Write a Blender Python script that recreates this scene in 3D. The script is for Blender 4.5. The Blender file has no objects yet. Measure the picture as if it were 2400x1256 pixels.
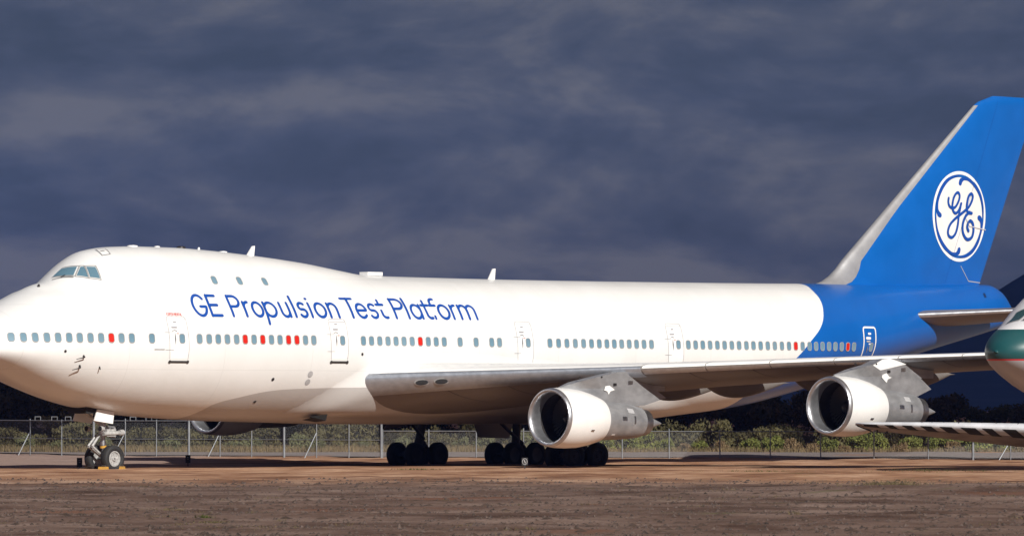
import bpy, math, random
import numpy as np
from mathutils import Vector, Matrix
random.seed(7); rng = np.random.default_rng(7)
sc = bpy.context.scene
col = sc.collection

# ============================ camera ============================
TH = math.radians(43.3)                       # angle between the view and the airliner's axis
F2 = Vector((math.cos(TH), math.sin(TH), 0))   # ground direction of view
RT = Vector((math.sin(TH), -math.cos(TH), 0))  # to the right of the view
CAM = Vector((-153.60, -175.25, 2.5))
PITCH = math.radians(1.401)
fw = F2*math.cos(PITCH)+Vector((0, 0, math.sin(PITCH)))
up = RT.cross(fw)
cd = bpy.data.cameras.new('camera'); cam = bpy.data.objects.new('camera', cd); col.objects.link(cam)
cd.sensor_width = 36; cd.lens = 201.75; cd.clip_start = 1; cd.clip_end = 60000
M = Matrix((RT, up, -fw)).transposed().to_4x4(); M.translation = CAM
cam.matrix_world = M
sc.camera = cam
def gp(X, Z, h=0.0):                            # ground point X metres to the right of the view axis, Z metres out
    p = CAM+F2*Z+RT*X; return Vector((p.x, p.y, h))

# ============================ world ============================
TO_SUN = Vector((-.38, -1, .62)).normalized()
SUN_EL = math.asin(TO_SUN.z); SUN_AZ = math.atan2(TO_SUN.x, TO_SUN.y)
w = bpy.data.worlds.new('World'); sc.world = w; w.use_nodes = True
nt = w.node_tree; nt.nodes.clear()
def N(tree, typ, **kw):
    n = tree.nodes.new(typ)
    for k, v in kw.items():
        if k.startswith('i_'):
            key = k[2:]; key = int(key) if key.isdigit() else key.replace('_', ' ')
            n.inputs[key].default_value = v
        else: setattr(n, k, v)
    return n
def mth(tree, op, a, b=None, c=None):
    n = tree.nodes.new('ShaderNodeMath'); n.operation = op
    for i, v in enumerate((a, b, c)):
        if v is None: continue
        if isinstance(v, (int, float)): n.inputs[i].default_value = v
        else: tree.links.new(v, n.inputs[i])
    return n.outputs[0]
def ramp(tree, fac, stops):
    n = tree.nodes.new('ShaderNodeValToRGB'); e = n.color_ramp.elements
    while len(e) < len(stops): e.new(.5)
    for el, (p, c) in zip(e, stops): el.position = p; el.color = (*c, 1) if len(c) == 3 else c
    tree.links.new(fac, n.inputs[0]); return n.outputs[0]
def mix(tree, fac, a, b, mode='MIX'):
    n = tree.nodes.new('ShaderNodeMix'); n.data_type = 'RGBA'; n.blend_type = mode
    for sck, v in ((0, fac), (6, a), (7, b)):
        if isinstance(v, (int, float)): n.inputs[sck].default_value = v
        elif isinstance(v, tuple): n.inputs[sck].default_value = (*v, 1)
        else: tree.links.new(v, n.inputs[sck])
    return n.outputs[2]
sky = N(nt, 'ShaderNodeTexSky', sky_type='NISHITA', sun_disc=False, sun_elevation=SUN_EL, sun_rotation=SUN_AZ, air_density=1.0, dust_density=1.0)
tc = N(nt, 'ShaderNodeTexCoord'); sep = N(nt, 'ShaderNodeSeparateXYZ'); nt.links.new(tc.outputs['Generated'], sep.inputs[0])
def cloud_noise(dz, sc_, zs, det, rg, dist, seed):
    cb = N(nt, 'ShaderNodeCombineXYZ'); nt.links.new(mth(nt, 'ADD', sep.outputs[0], seed), cb.inputs[0]); nt.links.new(sep.outputs[1], cb.inputs[1])
    nt.links.new(mth(nt, 'MULTIPLY', mth(nt, 'ADD', sep.outputs[2], dz), zs), cb.inputs[2])
    n = N(nt, 'ShaderNodeTexNoise', i_Scale=sc_, i_Detail=det, i_Roughness=rg, i_Distortion=dist); nt.links.new(cb.outputs[0], n.inputs['Vector']); return n.outputs[0]
na = cloud_noise(0, 21.0, 2.5, 8.0, .56, .25, .37); nb_ = cloud_noise(.0075, 21.0, 2.5, 8.0, .56, .25, .37); nl_ = cloud_noise(0, 8.0, 3.0, 2.0, .5, .2, 1.9)
lit = mth(nt, 'MULTIPLY', mth(nt, 'SUBTRACT', na, nb_), 1.2)               # tops of the billows catch light, their bases stay dark
cl = mth(nt, 'ADD', lit, mth(nt, 'ADD', mth(nt, 'MULTIPLY', na, .45), mth(nt, 'MULTIPLY', nl_, .55)))
ccol = ramp(nt, cl, [(.29, (.022, .032, .070)), (.43, (.032, .042, .086)), (.56, (.048, .056, .099)), (.75, (.088, .090, .124))])
hs = N(nt, 'ShaderNodeMix', data_type='RGBA', blend_type='MIX'); hs.inputs[0].default_value = .93
skb = N(nt, 'ShaderNodeVectorMath', operation='SCALE'); skb.inputs['Scale'].default_value = .05
nt.links.new(sky.outputs[0], skb.inputs[0]); nt.links.new(skb.outputs[0], hs.inputs[6]); nt.links.new(ccol, hs.inputs[7])
bg = N(nt, 'ShaderNodeBackground'); bg.inputs[1].default_value = 1.0
nt.links.new(hs.outputs[2], bg.inputs[0])
wo = N(nt, 'ShaderNodeOutputWorld'); nt.links.new(bg.outputs[0], wo.inputs[0])
# ============================ sun ============================
sd = bpy.data.lights.new('sun', 'SUN'); sd.energy = 4.3; sd.angle = math.radians(.53); sd.color = (1, .955, .885)
so = bpy.data.objects.new('sun', sd); col.objects.link(so); so.rotation_euler = TO_SUN.to_track_quat('Z', 'Y').to_euler(); so.location = (-60, -160, 100)
# ============================ exposure ============================
vs = sc.view_settings; vs.view_transform = 'Standard'; vs.look = 'None'; vs.exposure = 0.42; vs.gamma = 1.0; vs.use_curve_mapping = False
sc.render.engine = 'CYCLES'; sc.render.resolution_x = 1024; sc.render.resolution_y = 535

# ============================ materials ============================
MATS = {}
def mat(name, c, rough=.5, metal=0.0, var=.0, vscale=3.0, bump=0.0, bscale=20.0, coat=0.0, stretch=(1, 1, 1), c2=None, spec=.5):
    if name in MATS: return MATS[name]
    m = bpy.data.materials.new(name); m.use_nodes = True; t = m.node_tree; b = t.nodes['Principled BSDF']
    b.inputs['Roughness'].default_value = rough; b.inputs['Metallic'].default_value = metal
    b.inputs['Coat Weight'].default_value = coat; b.inputs['Specular IOR Level'].default_value = spec
    tcn = N(t, 'ShaderNodeTexCoord'); mp = N(t, 'ShaderNodeMapping'); mp.inputs['Scale'].default_value = stretch
    t.links.new(tcn.outputs['Object'], mp.inputs[0])
    if var or c2:
        nz = N(t, 'ShaderNodeTexNoise', i_Scale=vscale, i_Detail=5.0, i_Roughness=.6); t.links.new(mp.outputs[0], nz.inputs['Vector'])
        lo = c2 if c2 else tuple(v*(1-var) for v in c)
        hi = c if c2 else tuple(min(1, v*(1+var)) for v in c)
        t.links.new(ramp(t, nz.outputs[0], [(.33, lo), (.67, hi)]), b.inputs['Base Color'])
        t.links.new(mth(t, 'MULTIPLY_ADD', nz.outputs[0], .18, rough-.09), b.inputs['Roughness'])
    else: b.inputs['Base Color'].default_value = (*c, 1)
    if bump:
        nb = N(t, 'ShaderNodeTexNoise', i_Scale=bscale, i_Detail=4.0); t.links.new(mp.outputs[0], nb.inputs['Vector'])
        bn = N(t, 'ShaderNodeBump'); bn.inputs['Strength'].default_value = 1.0; bn.inputs['Distance'].default_value = bump
        t.links.new(nb.outputs[0], bn.inputs['Height']); t.links.new(bn.outputs[0], b.inputs['Normal'])
    MATS[name] = m; return m

# ============================ mesh helpers ============================
def link(name, me, parent=None, mtl=None):
    o = bpy.data.objects.new(name, me); col.objects.link(o)
    if mtl is not None and me is not None and len(me.materials) == 0: me.materials.append(mtl)
    if parent is not None:
        o.parent = parent; o.matrix_parent_inverse = world_of(parent).inverted()
    return o
def world_of(o):
    m = Matrix.LocRotScale(o.location, o.rotation_euler, o.scale)
    return (world_of(o.parent) @ o.matrix_parent_inverse @ m) if o.parent else m
def mesh(verts, faces, smooth=True, sharp=None):
    me = bpy.data.meshes.new('mesh'); me.from_pydata([tuple(map(float, v)) for v in verts], [], [tuple(int(i) for i in f) for f in faces]); me.validate(); me.update()
    if smooth:
        me.polygons.foreach_set('use_smooth', [True]*len(me.polygons))
        if sharp: me.set_sharp_from_angle(angle=math.radians(sharp))
    return me
class MB:
    def __init__(s): s.v = []; s.f = []
    def add(s, v, f):
        b = len(s.v); s.v += [tuple(map(float, p)) for p in v]; s.f += [tuple(i+b for i in q) for q in f]; return s
    def box(s, c, d, rot=None):
        x, y, z = d[0]/2, d[1]/2, d[2]/2
        P = [Vector((a*x, b*y, e*z)) for a in (-1, 1) for b in (-1, 1) for e in (-1, 1)]
        if rot is not None: P = [rot @ p for p in P]
        return s.add([p+Vector(c) for p in P], [(0, 1, 3, 2), (4, 6, 7, 5), (0, 4, 5, 1), (2, 3, 7, 6), (0, 2, 6, 4), (1, 5, 7, 3)])
    def tube(s, a, b, r, r2=None, n=10):
        a = Vector(a); b = Vector(b); r2 = r if r2 is None else r2
        d = (b-a).normalized(); u = d.orthogonal().normalized(); v = d.cross(u)
        V = []
        for p, q in ((a, r), (b, r2)):
            for i in range(n):
                t = 2*math.pi*i/n; V.append(p+(u*math.cos(t)+v*math.sin(t))*q)
        Fc = [(i, (i+1) % n, n+(i+1) % n, n+i) for i in range(n)]+[tuple(range(n-1, -1, -1)), tuple(range(n, 2*n))]
        return s.add(V, Fc)
    def prism(s, poly, y0, y1, plane='xz'):
        n = len(poly); V = [(p[0], y0, p[1]) for p in poly]+[(p[0], y1, p[1]) for p in poly]
        return s.add(V, [(i, (i+1) % n, n+(i+1) % n, n+i) for i in range(n)]+[tuple(range(n-1, -1, -1)), tuple(range(n, 2*n))])
    def lathe(s, prof, n=40, axis='x', org=(0, 0, 0), tilt=0.0, close=False):
        V = []; k = len(prof)
        ct, st = math.cos(tilt), math.sin(tilt)
        for a, r in prof:
            for i in range(n):
                t = 2*math.pi*i/n; p = (a, r*math.cos(t), r*math.sin(t))
                if axis == 'y': p = (r*math.cos(t), a, r*math.sin(t))
                if axis == 'z': p = (r*math.cos(t), r*math.sin(t), a)
                if tilt: p = (p[0]*ct+p[2]*st, p[1], -p[0]*st+p[2]*ct)
                V.append((p[0]+org[0], p[1]+org[1], p[2]+org[2]))
        Fc = [(j*n+i, j*n+(i+1) % n, (j+1)*n+(i+1) % n, (j+1)*n+i) for j in range(k-1) for i in range(n)]
        if close: Fc += [(( k-1)*n+i, (k-1)*n+(i+1) % n, (i+1) % n, i) for i in range(n)]
        return s.add(V, Fc)
    def obj(s, name, m, parent=None, smooth=True, sharp=35): return link(name, mesh(s.v, s.f, smooth, sharp), parent, m)
def tag(o, label=None, cat=None, group=None, kind=None):
    for k, v in (('label', label), ('category', cat), ('group', group), ('kind', kind)):
        if v: o[k] = v
    return o
def empty(name, loc=(0, 0, 0), rz=0.0):
    o = bpy.data.objects.new(name, None); col.objects.link(o); o.location = loc; o.rotation_euler = (0, 0, rz); return o
def copy_tree(o, parent=None):
    c = o.copy(); col.objects.link(c)
    if parent is not None: c.parent = parent; c.matrix_parent_inverse = o.matrix_parent_inverse
    for ch in [x for x in list(o.children)]: copy_tree(ch, c)
    return c
def catmull(P, k=8, closed=False):
    P = [np.array(p, float) for p in P]; n = len(P); out = []
    g = (lambda i: P[i % n]) if closed else (lambda i: P[min(max(i, 0), n-1)])
    for i in range(n if closed else n-1):
        a, b, c, d = g(i-1), g(i), g(i+1), g(i+2)
        for j in range(k):
            t = j/k; out.append(.5*(2*b+(c-a)*t+(2*a-5*b+4*c-d)*t*t+(3*b-a-3*c+d)*t**3))
    if not closed: out.append(P[-1])
    return np.array(out)
def ribbon(P, wd, caps=True):
    """flat strip along the 2-D polyline P with widths wd -> (verts2d, along 0..1, faces)"""
    P = np.array(P, float); n = len(P); wd = np.broadcast_to(np.array(wd, float), (n,)).copy()
    T = np.gradient(P, axis=0); T /= np.maximum(np.linalg.norm(T, axis=1), 1e-9)[:, None]
    Nn = np.stack([-T[:, 1], T[:, 0]], 1)
    V = []; A = []; Fc = []
    for i in range(n):
        V += [P[i]+Nn[i]*wd[i]/2, P[i]-Nn[i]*wd[i]/2]; A += [i/(n-1)]*2
    Fc = [(2*i, 2*i+1, 2*i+3, 2*i+2) for i in range(n-1)]
    if caps:
        for e, sg in ((0, -1), (n-1, 1)):
            r = wd[e]/2
            if r < 1e-4: continue
            b = len(V); arc = []
            for j in range(1, 5):
                t = math.pi*j/5
                V.append(P[e]+(Nn[e]*math.cos(t)+T[e]*sg*math.sin(t))*r); A.append(e/(n-1)); arc.append(b+j-1)
            Fc.append(tuple([2*e]+arc+[2*e+1]))
    return V, A, Fc
# ---- airliner body lines: station s (m aft of nose), heights in m above ground ----
def _pchip(xs, ys):
    xs = np.array(xs, float); ys = np.array(ys, float)
    h = np.diff(xs); d = np.diff(ys)/h; m = np.zeros_like(xs)
    for i in range(1, len(xs)-1):
        if d[i-1]*d[i] > 0:
            w1 = 2*h[i]+h[i-1]; w2 = h[i]+2*h[i-1]
            m[i] = (w1+w2)/(w1/d[i-1]+w2/d[i])
    m[0] = d[0]; m[-1] = d[-1]
    def f(x):
        x = min(max(x, xs[0]), xs[-1])
        i = min(max(int(np.searchsorted(xs, x))-1, 0), len(h)-1)
        t = (x-xs[i])/h[i]
        return ((1+2*t)*(1-t)**2*ys[i] + t*(1-t)**2*h[i]*m[i] + t*t*(3-2*t)*ys[i+1] + t*t*(t-1)*h[i]*m[i+1])
    return f
S0, S1 = -0.4, 68.25
f_top = _pchip([-.4,-.33,-.1,.4,1,2,3,3.9,4.45,5.1,5.8,6.7,8,9.5,11.5,13.2,16.2,19,21.1,22.9,24.3,31,46,60,66.1,67.0,67.5,67.9,68.25],
               [4.85,5.15,5.5,5.92,6.28,6.76,7.2,7.56,7.7,8.12,8.6,9.02,9.19,9.24,9.23,9.17,8.98,8.73,8.46,8.26,8.24,8.22,8.30,8.46,8.52,8.25,7.8,7.35,7.05])
f_bot = _pchip([-.4,-.33,-.1,.4,1,2,3.4,5,6.7,8.6,11.5,14,19,24,36,40,42,46.5,53,62.4,66.7,67.7,68.25],
               [4.85,4.7,4.55,4.38,4.17,3.8,3.28,2.8,2.46,2.23,2.05,1.96,1.9,1.87,1.87,1.95,2.1,2.5,3.65,5.5,6.37,6.6,6.9])
f_w = _pchip([-.4,-.33,-.1,.3,1.07,2.08,3.1,4.1,5.13,6.66,7.68,9.2,10.7,12.5,14,45,48,52.4,56,60,64,67,68.25],
             [.02,.5,.95,1.38,1.87,2.17,2.38,2.56,2.7,2.87,2.98,3.1,3.17,3.22,3.23,3.23,3.15,2.87,2.42,1.85,1.25,.72,.25])
f_zc = _pchip([-.4,2,6,12,45,53,62,68.25],[4.85,4.9,5.0,5.04,5.06,5.6,6.75,7.05])
f_r = _pchip([-.4,1,2.5,4.2,6,8,20,24],[.02,.7,1.2,1.55,1.9,2.05,2.1,2.2])
NSEG = 96
_ang = (np.arange(NSEG)+0.5)/NSEG*2*np.pi
_cache = {}
def section(s):
    """closed outline (y,z) of the body at station s, NSEG points; hull of a main lobe and the upper-deck lobe"""
    k = round(s, 4)
    if k in _cache: return _cache[k]
    top, bot, w, zc, r = f_top(s), f_bot(s), f_w(s), f_zc(s), f_r(s)
    up = min(top-zc, max(w, .02)*(.985 if s > 3 else .985)) if s < 45 else top-zc
    if s < 45: r = min(r, .92*(top-zc), .95*w); cz = top-r
    else: r = 0.0; cz = zc
    th = np.linspace(0, 2*np.pi, 181)[:-1]
    # support function of the convex hull = max of the two support functions
    n = np.stack([np.cos(th), np.sin(th)], 1)
    dn = zc-bot
    a = np.where(n[:,1] > 0, up, dn)
    h1 = np.sqrt((w*n[:,0])**2+(a*n[:,1])**2)+zc*n[:,1]
    h = h1 if r == 0 else np.maximum(h1, cz*n[:,1]+r)
    # radial distance from (0,zc) along each direction = min over support lines
    hc = h-zc*n[:,1]
    dirs = np.stack([np.cos(_ang), np.sin(_ang)], 1)
    dot = dirs@n.T
    q = np.where(dot > 1e-3, hc[None,:]/np.maximum(dot, 1e-3), 1e9)
    rad = q.min(1)
    P = dirs*rad[:,None]; P[:,1] += zc
    _cache[k] = P
    return P
_pc = {}
def port_curve(s, zref=5.38):
    """port-side outline from keel to crown with arc length measured from zref: (t, halfwidth, z)"""
    k = round(s, 3)
    if k in _pc: return _pc[k]
    P = section(s); m = P[:,0] > 0
    Q = P[m]; Q = Q[np.argsort(np.arctan2(Q[:,1]-f_zc(s), Q[:,0]))]
    Q = np.vstack([[0, f_bot(s)], Q, [0, f_top(s)]])
    L = np.concatenate([[0], np.cumsum(np.hypot(*np.diff(Q, axis=0).T))])
    L = L-np.interp(zref, Q[:,1], L)
    _pc[k] = (L, Q[:,0], Q[:,1])
    return _pc[k]
def skin(s, t, off=0.0):
    """point on the port skin: station s, arc length t above the window line, raised by off"""
    L, y, z = port_curve(s); t = min(max(t, L[0]+.001), L[-1]-.10)
    p = np.array([s, -np.interp(t, L, y), np.interp(t, L, z)])
    if off:
        e = .05
        L2, y2, z2 = port_curve(s+e)
        a = np.array([e, -np.interp(t, L2, y2)-p[1], np.interp(t, L2, z2)-p[2]])
        b = np.array([0, -np.interp(t+e, L, y)+np.interp(t-e, L, y), np.interp(t+e, L, z)-np.interp(t-e, L, z)])
        n = np.cross(a, b); n /= np.linalg.norm(n)
        if n[1] > 0: n = -n
        p = p+n*off
    return p

# ============================ paint of the airliner ============================
def paint(name, blue=True):
    m = bpy.data.materials.new(name); m.use_nodes = True; t = m.node_tree; b = t.nodes['Principled BSDF']
    tcn = N(t, 'ShaderNodeTexCoord'); sp = N(t, 'ShaderNodeSeparateXYZ'); t.links.new(tcn.outputs['Object'], sp.inputs[0])
    s, z = sp.outputs[0], sp.outputs[2]
    def curve(v, pts, x1, y1):
        fc = N(t, 'ShaderNodeFloatCurve'); cm = fc.mapping; c = cm.curves[0]
        pts = [(0, pts[0][1])]+[p for p in pts]+[(x1, pts[-1][1])]
        while len(c.points) < len(pts): c.points.new(.5, .5)
        for q, (a, o) in zip(c.points, pts): q.location = (a/x1, o/y1); q.handle_type = 'VECTOR' if name == 'x' else 'AUTO'
        cm.use_clip = False; cm.update()
        t.links.new(mth(t, 'DIVIDE', v, x1), fc.inputs['Value']); return mth(t, 'MULTIPLY', fc.outputs[0], y1)
    nz = N(t, 'ShaderNodeTexNoise', i_Scale=.5, i_Detail=6.0, i_Roughness=.65); mp = N(t, 'ShaderNodeMapping'); mp.inputs['Scale'].default_value = (1, 1, .35)
    t.links.new(tcn.outputs['Object'], mp.inputs[0]); t.links.new(mp.outputs[0], nz.inputs['Vector'])
    white = ramp(t, nz.outputs[0], [(.3, (.69, .695, .685)), (.7, (.745, .75, .745))])
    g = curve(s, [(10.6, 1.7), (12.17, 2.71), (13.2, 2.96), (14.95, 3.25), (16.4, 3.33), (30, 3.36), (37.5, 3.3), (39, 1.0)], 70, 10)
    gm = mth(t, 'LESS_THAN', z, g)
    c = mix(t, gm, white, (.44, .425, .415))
    # skin joints: thin lines round the body and along it
    def line(v, per, ph, wd):
        return mth(t, 'LESS_THAN', mth(t, 'ABSOLUTE', mth(t, 'SUBTRACT', mth(t, 'FRACT', mth(t, 'MULTIPLY_ADD', v, 1/per, ph)), .5)), wd/per/2)
    ln = mth(t, 'MAXIMUM', line(s, 5.08, .21, .022), line(z, 1.31, .37, .016))
    c = mix(t, mth(t, 'MULTIPLY', ln, .24), c, (.30, .29, .28))
    if blue:
        bb = curve(z, [(1.8, 45.55), (2.54, 45.6), (3.0, 45.7), (3.3, 45.94), (4.1, 47.1), (4.88, 48.3), (5.6, 49.28), (6.3, 50.25), (7.11, 50.92), (7.62, 51.22), (8.03, 51.4), (8.35, 51.75)], 10, 70)
        bm = mth(t, 'GREATER_THAN', s, bb)
        bl = ramp(t, nz.outputs[0], [(.3, (.0003, .088, .36)), (.7, (.0005, .103, .41))])
        c = mix(t, bm, c, bl)
        keel_tint = mth(t, 'MULTIPLY', mth(t, 'LESS_THAN', z, mth(t, 'MULTIPLY_ADD', s, .1995, -6.75)), bm)  # keel of the blue tail, mixed slightly toward grey-brown
        c = mix(t, mth(t, 'MULTIPLY', keel_tint, .12), c, (.12, .10, .10))
    t.links.new(c, b.inputs['Base Color'])
    t.links.new(mth(t, 'MULTIPLY_ADD', nz.outputs[0], .16, .27), b.inputs['Roughness'])
    b.inputs['Coat Weight'].default_value = .25; b.inputs['Coat Roughness'].default_value = .15
    nb = N(t, 'ShaderNodeTexNoise', i_Scale=1.1, i_Detail=2.0); t.links.new(tcn.outputs['Object'], nb.inputs['Vector'])
    bn = N(t, 'ShaderNodeBump'); bn.inputs['Distance'].default_value = .012; t.links.new(nb.outputs[0], bn.inputs['Height']); t.links.new(bn.outputs[0], b.inputs['Normal'])
    return m
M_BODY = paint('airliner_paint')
M_WHITE = mat('white_paint', (.80, .80, .79), .33, var=.03, vscale=2, coat=.2)
M_BLUE = mat('blue_paint', (.0005, .098, .39), .34, var=.06, vscale=.8, coat=.2)
M_BLUEL = mat('blue_lettering', (.003, .062, .33), .45)
M_METAL = mat('bare_metal', (.42, .43, .45), .42, 1.0, var=.18, vscale=4, bump=.002, bscale=9)
M_POLISH = mat('polished_metal', (.50, .51, .54), .34, .88, var=.10, vscale=5)
M_LE = mat('brushed_leading_edge', (.40, .43, .48), .38, .72, var=.10, vscale=4)
M_DULL = mat('weathered_metal', (.37, .375, .39), .42, .55, var=.20, vscale=2.2, stretch=(.6, 1, 1), bump=.003, bscale=14)
M_DARKM = mat('dark_metal', (.05, .045, .045), .5, .6, var=.3)
M_BLACK = mat('black_cavity', (.008, .008, .008), .8)
M_RUB = mat('tyre_rubber', (.018, .018, .019), .75, var=.25, vscale=6)
M_PANE = mat('window_pane', (.13, .235, .31), .25, var=.10, vscale=1.2, spec=.5)
_t = M_PANE.node_tree; _b = _t.nodes['Principled BSDF']; _l = _b.inputs['Base Color'].links[0].from_socket
_oi = N(_t, 'ShaderNodeObjectInfo'); _t.links.new(mix(_t, mth(_t, 'MULTIPLY', _oi.outputs['Random'], .22), _l, (.30, .36, .38)), _b.inputs['Base Color'])
M_PANER = mat('red_window_plug', (.56, .014, .005), .45)
M_SHIELD = mat('windshield_glass', (.10, .19, .25), .12, spec=.6)
M_SEAL = mat('window_seal', (.30, .30, .30), .6)
M_SEAM = mat('door_seam', (.33, .33, .35), .6)
M_SILL = mat('sill_scuff_plate', (.035, .03, .028), .6)
M_GREYP = mat('grey_paint', (.40, .40, .41), .45, var=.12, vscale=2)
M_LGREY = mat('light_grey_paint', (.60, .60, .61), .4, var=.08, vscale=1.5)
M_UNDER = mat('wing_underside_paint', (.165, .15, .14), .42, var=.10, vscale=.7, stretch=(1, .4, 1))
M_RED = mat('red_marking', (.62, .03, .02), .5)
M_YEL = mat('yellow_paint', (.33, .165, .012), .7, var=.35, vscale=9)
M_OCHRE = mat('ochre_band', (.55, .30, .05), .5)

# ============================ jet airliner ============================
AIR = empty('jet_airliner', (31, 0, 0))
tag(AIR, 'huge four-engined white jet airliner with blue tail and blue lettering', 'airliner')
def P(name, mb, m, parent=AIR, **k): return mb.obj(name, m, parent, **k)
# ---- fuselage ----
ss = np.unique(np.concatenate([S0+np.array([0, .02, .06, .12, .2, .3, .45]), np.arange(.25, 9, .25), np.arange(9, 26, .5), np.arange(26, 46, 1.0), np.arange(46, 66, .5), np.arange(66, 68.2, .15), [S1]]))
V = []; Fc = []
for s in ss: V += [(s, y, z) for y, z in section(s)]
for j in range(len(ss)-1):
    for i in range(NSEG): a = j*NSEG+i; b = j*NSEG+(i+1) % NSEG; Fc.append((a, b, b+NSEG, a+NSEG))
Fc += [tuple(range(NSEG)), tuple(range(len(V)-1, len(V)-NSEG-1, -1))]
Fc = [f[::-1] for f in Fc]
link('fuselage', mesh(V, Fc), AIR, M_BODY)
def sst(x): x = min(max(x, 0), 1); return x*x*(3-2*x)
# ---- wing-to-body fairing ----
f_ft = _pchip([15, 16.2, 17.5, 19, 21, 24, 32, 38, 42, 44], [-4.1, -3.6, -2.5, -1.5, -.68, -.40, -.75, -1.5, -2.8, -3.6])
fs = np.linspace(15.2, 43.8, 70); nu = 26
for side in (1, -1):
    V = []; Fc = []
    for s in fs:
        L, yy, z_ = port_curve(s); B = .34*sst((s-15.2)/5)*sst((43.8-s)/7)
        for i in range(nu):
            t = L[0]*.999+(f_ft(s)-L[0])*i/(nu-1); d = (f_ft(s)-t)
            off = B*sst(d/1.5)*(1-.85*sst((-t-3.0)/1.3))+.006*(1-i/(nu-1))-.004
            p = skin(s, t, off); V.append((p[0], p[1]*side, p[2]))
    for j in range(len(fs)-1):
        for i in range(nu-1): a = j*nu+i; q = (a, a+nu, a+nu+1, a+1); Fc.append(q if side == 1 else q[::-1])
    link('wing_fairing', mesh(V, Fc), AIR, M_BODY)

# ---- general lifting surface ----
def airfoil(tc_, low=.55, n=26):
    x = .5*(1-np.cos(np.linspace(0, math.pi, n)))
    yt = 5*tc_*(.2969*np.sqrt(x)-.126*x-.3516*x**2+.2843*x**3-.1015*x**4)
    u = np.stack([x[::-1], yt[::-1]*2*(1-low)], 1); l = np.stack([x[1:], -yt[1:]*2*low], 1)
    return np.vstack([u, l])          # from trailing edge over the top to leading edge and back below
def surf_mesh(secs, side=-1, n=26):
    """secs: (lateral, sLE, zLE, chord, t/c, incidence deg, low)"""
    V = []; Fc = []; k = 2*n-1
    for (y, s0, z0, c, tcr, inc, low) in secs:
        A = airfoil(tcr, low, n)*c; a = math.radians(inc)
        for x, h in A: V.append((s0+x*math.cos(a)+h*math.sin(a), side*y, z0-x*math.sin(a)+h*math.cos(a)))
    for j in range(len(secs)-1):
        for i in range(k-1): q = (j*k+i, j*k+i+1, (j+1)*k+i+1, (j+1)*k+i); Fc.append(q[::-1] if side == -1 else q)
        q = (j*k+k-1, j*k, (j+1)*k, (j+1)*k+k-1); Fc.append(q[::-1] if side == -1 else q)
    e = [tuple(range(k)), tuple(range(len(V)-1, len(V)-k-1, -1))]
    Fc += [x[::-1] for x in e] if side == 1 else e
    return V, Fc
lat_ = [1.5, 3.2, 11.7, 20.85, 29.8]
w_le = _pchip(lat_, [18.75, 20.1, 26.6, 33.9, 40.9]); w_lez = _pchip(lat_, [3.68, 3.78, 4.17, 4.62, 5.0])
w_te = _pchip(lat_, [35.9, 36.2, 36.9, 41.0, 45.2]); w_tez = _pchip(lat_, [3.3, 3.4, 3.72, 4.2, 4.75])
w_tc = _pchip(lat_, [.13, .125, .098, .088, .08])
def wsec(y, side=-1):
    c = w_te(y)-w_le(y); return (y, w_le(y), w_lez(y)+(.04*max(0, y-3.2) if side == 1 else 0), c, w_tc(y), math.degrees(math.atan2(w_lez(y)-w_tez(y), c)), .62)
WL = [1.5, 2.6, 3.2, 4.2, 5.5, 7, 9, 11, 11.7, 13, 15, 18, 20.85, 24, 27, 29, 29.6]
def wing_point(y, frac, lower, off, side=-1):
    """point on the wing skin at chord fraction frac on the upper/lower side, raised by off"""
    _, s0, z0, c, tcr, inc, low = wsec(y, side); a = math.radians(inc)
    def h(x):
        x = max(x, 1e-6); yt = 5*tcr*(.2969*math.sqrt(x)-.126*x-.3516*x**2+.2843*x**3-.1015*x**4)
        return -yt*2*low if lower else yt*2*(1-low)
    x, hh = frac*c, h(frac)*c
    e = 1e-3; dx = 2*e*c if frac > e else (frac+e)*c; dh = (h(frac+e)-h(max(frac-e, 0)))*c
    n = np.array([-dh, dx]); n /= np.linalg.norm(n); n = n if not lower else -n
    x += n[0]*off; hh += n[1]*off
    return (s0+x*math.cos(a)+hh*math.sin(a), side*y, z0-x*math.sin(a)+hh*math.cos(a))
def wing_strip(y0, y1, fr0, fr1, off, side, ny=8, nf=12):
    """strip round the nose of the wing: fr<0 is upper side, fr>0 lower side"""
    V = []; Fc = []
    for j in range(ny+1):
        y = y0+(y1-y0)*j/ny
        for i in range(nf+1):
            q = fr0+(fr1-fr0)*i/nf; q = math.copysign(q*q/max(abs(fr0), abs(fr1)), q)
            V.append(wing_point(y, abs(q), q > 0, off, side))
    for j in range(ny):
        for i in range(nf):
            a = j*(nf+1)+i; f = (a, a+1, a+nf+2, a+nf+1); Fc.append(f[::-1] if side == 1 else f)
    return V, Fc
WINGS = {}
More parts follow.
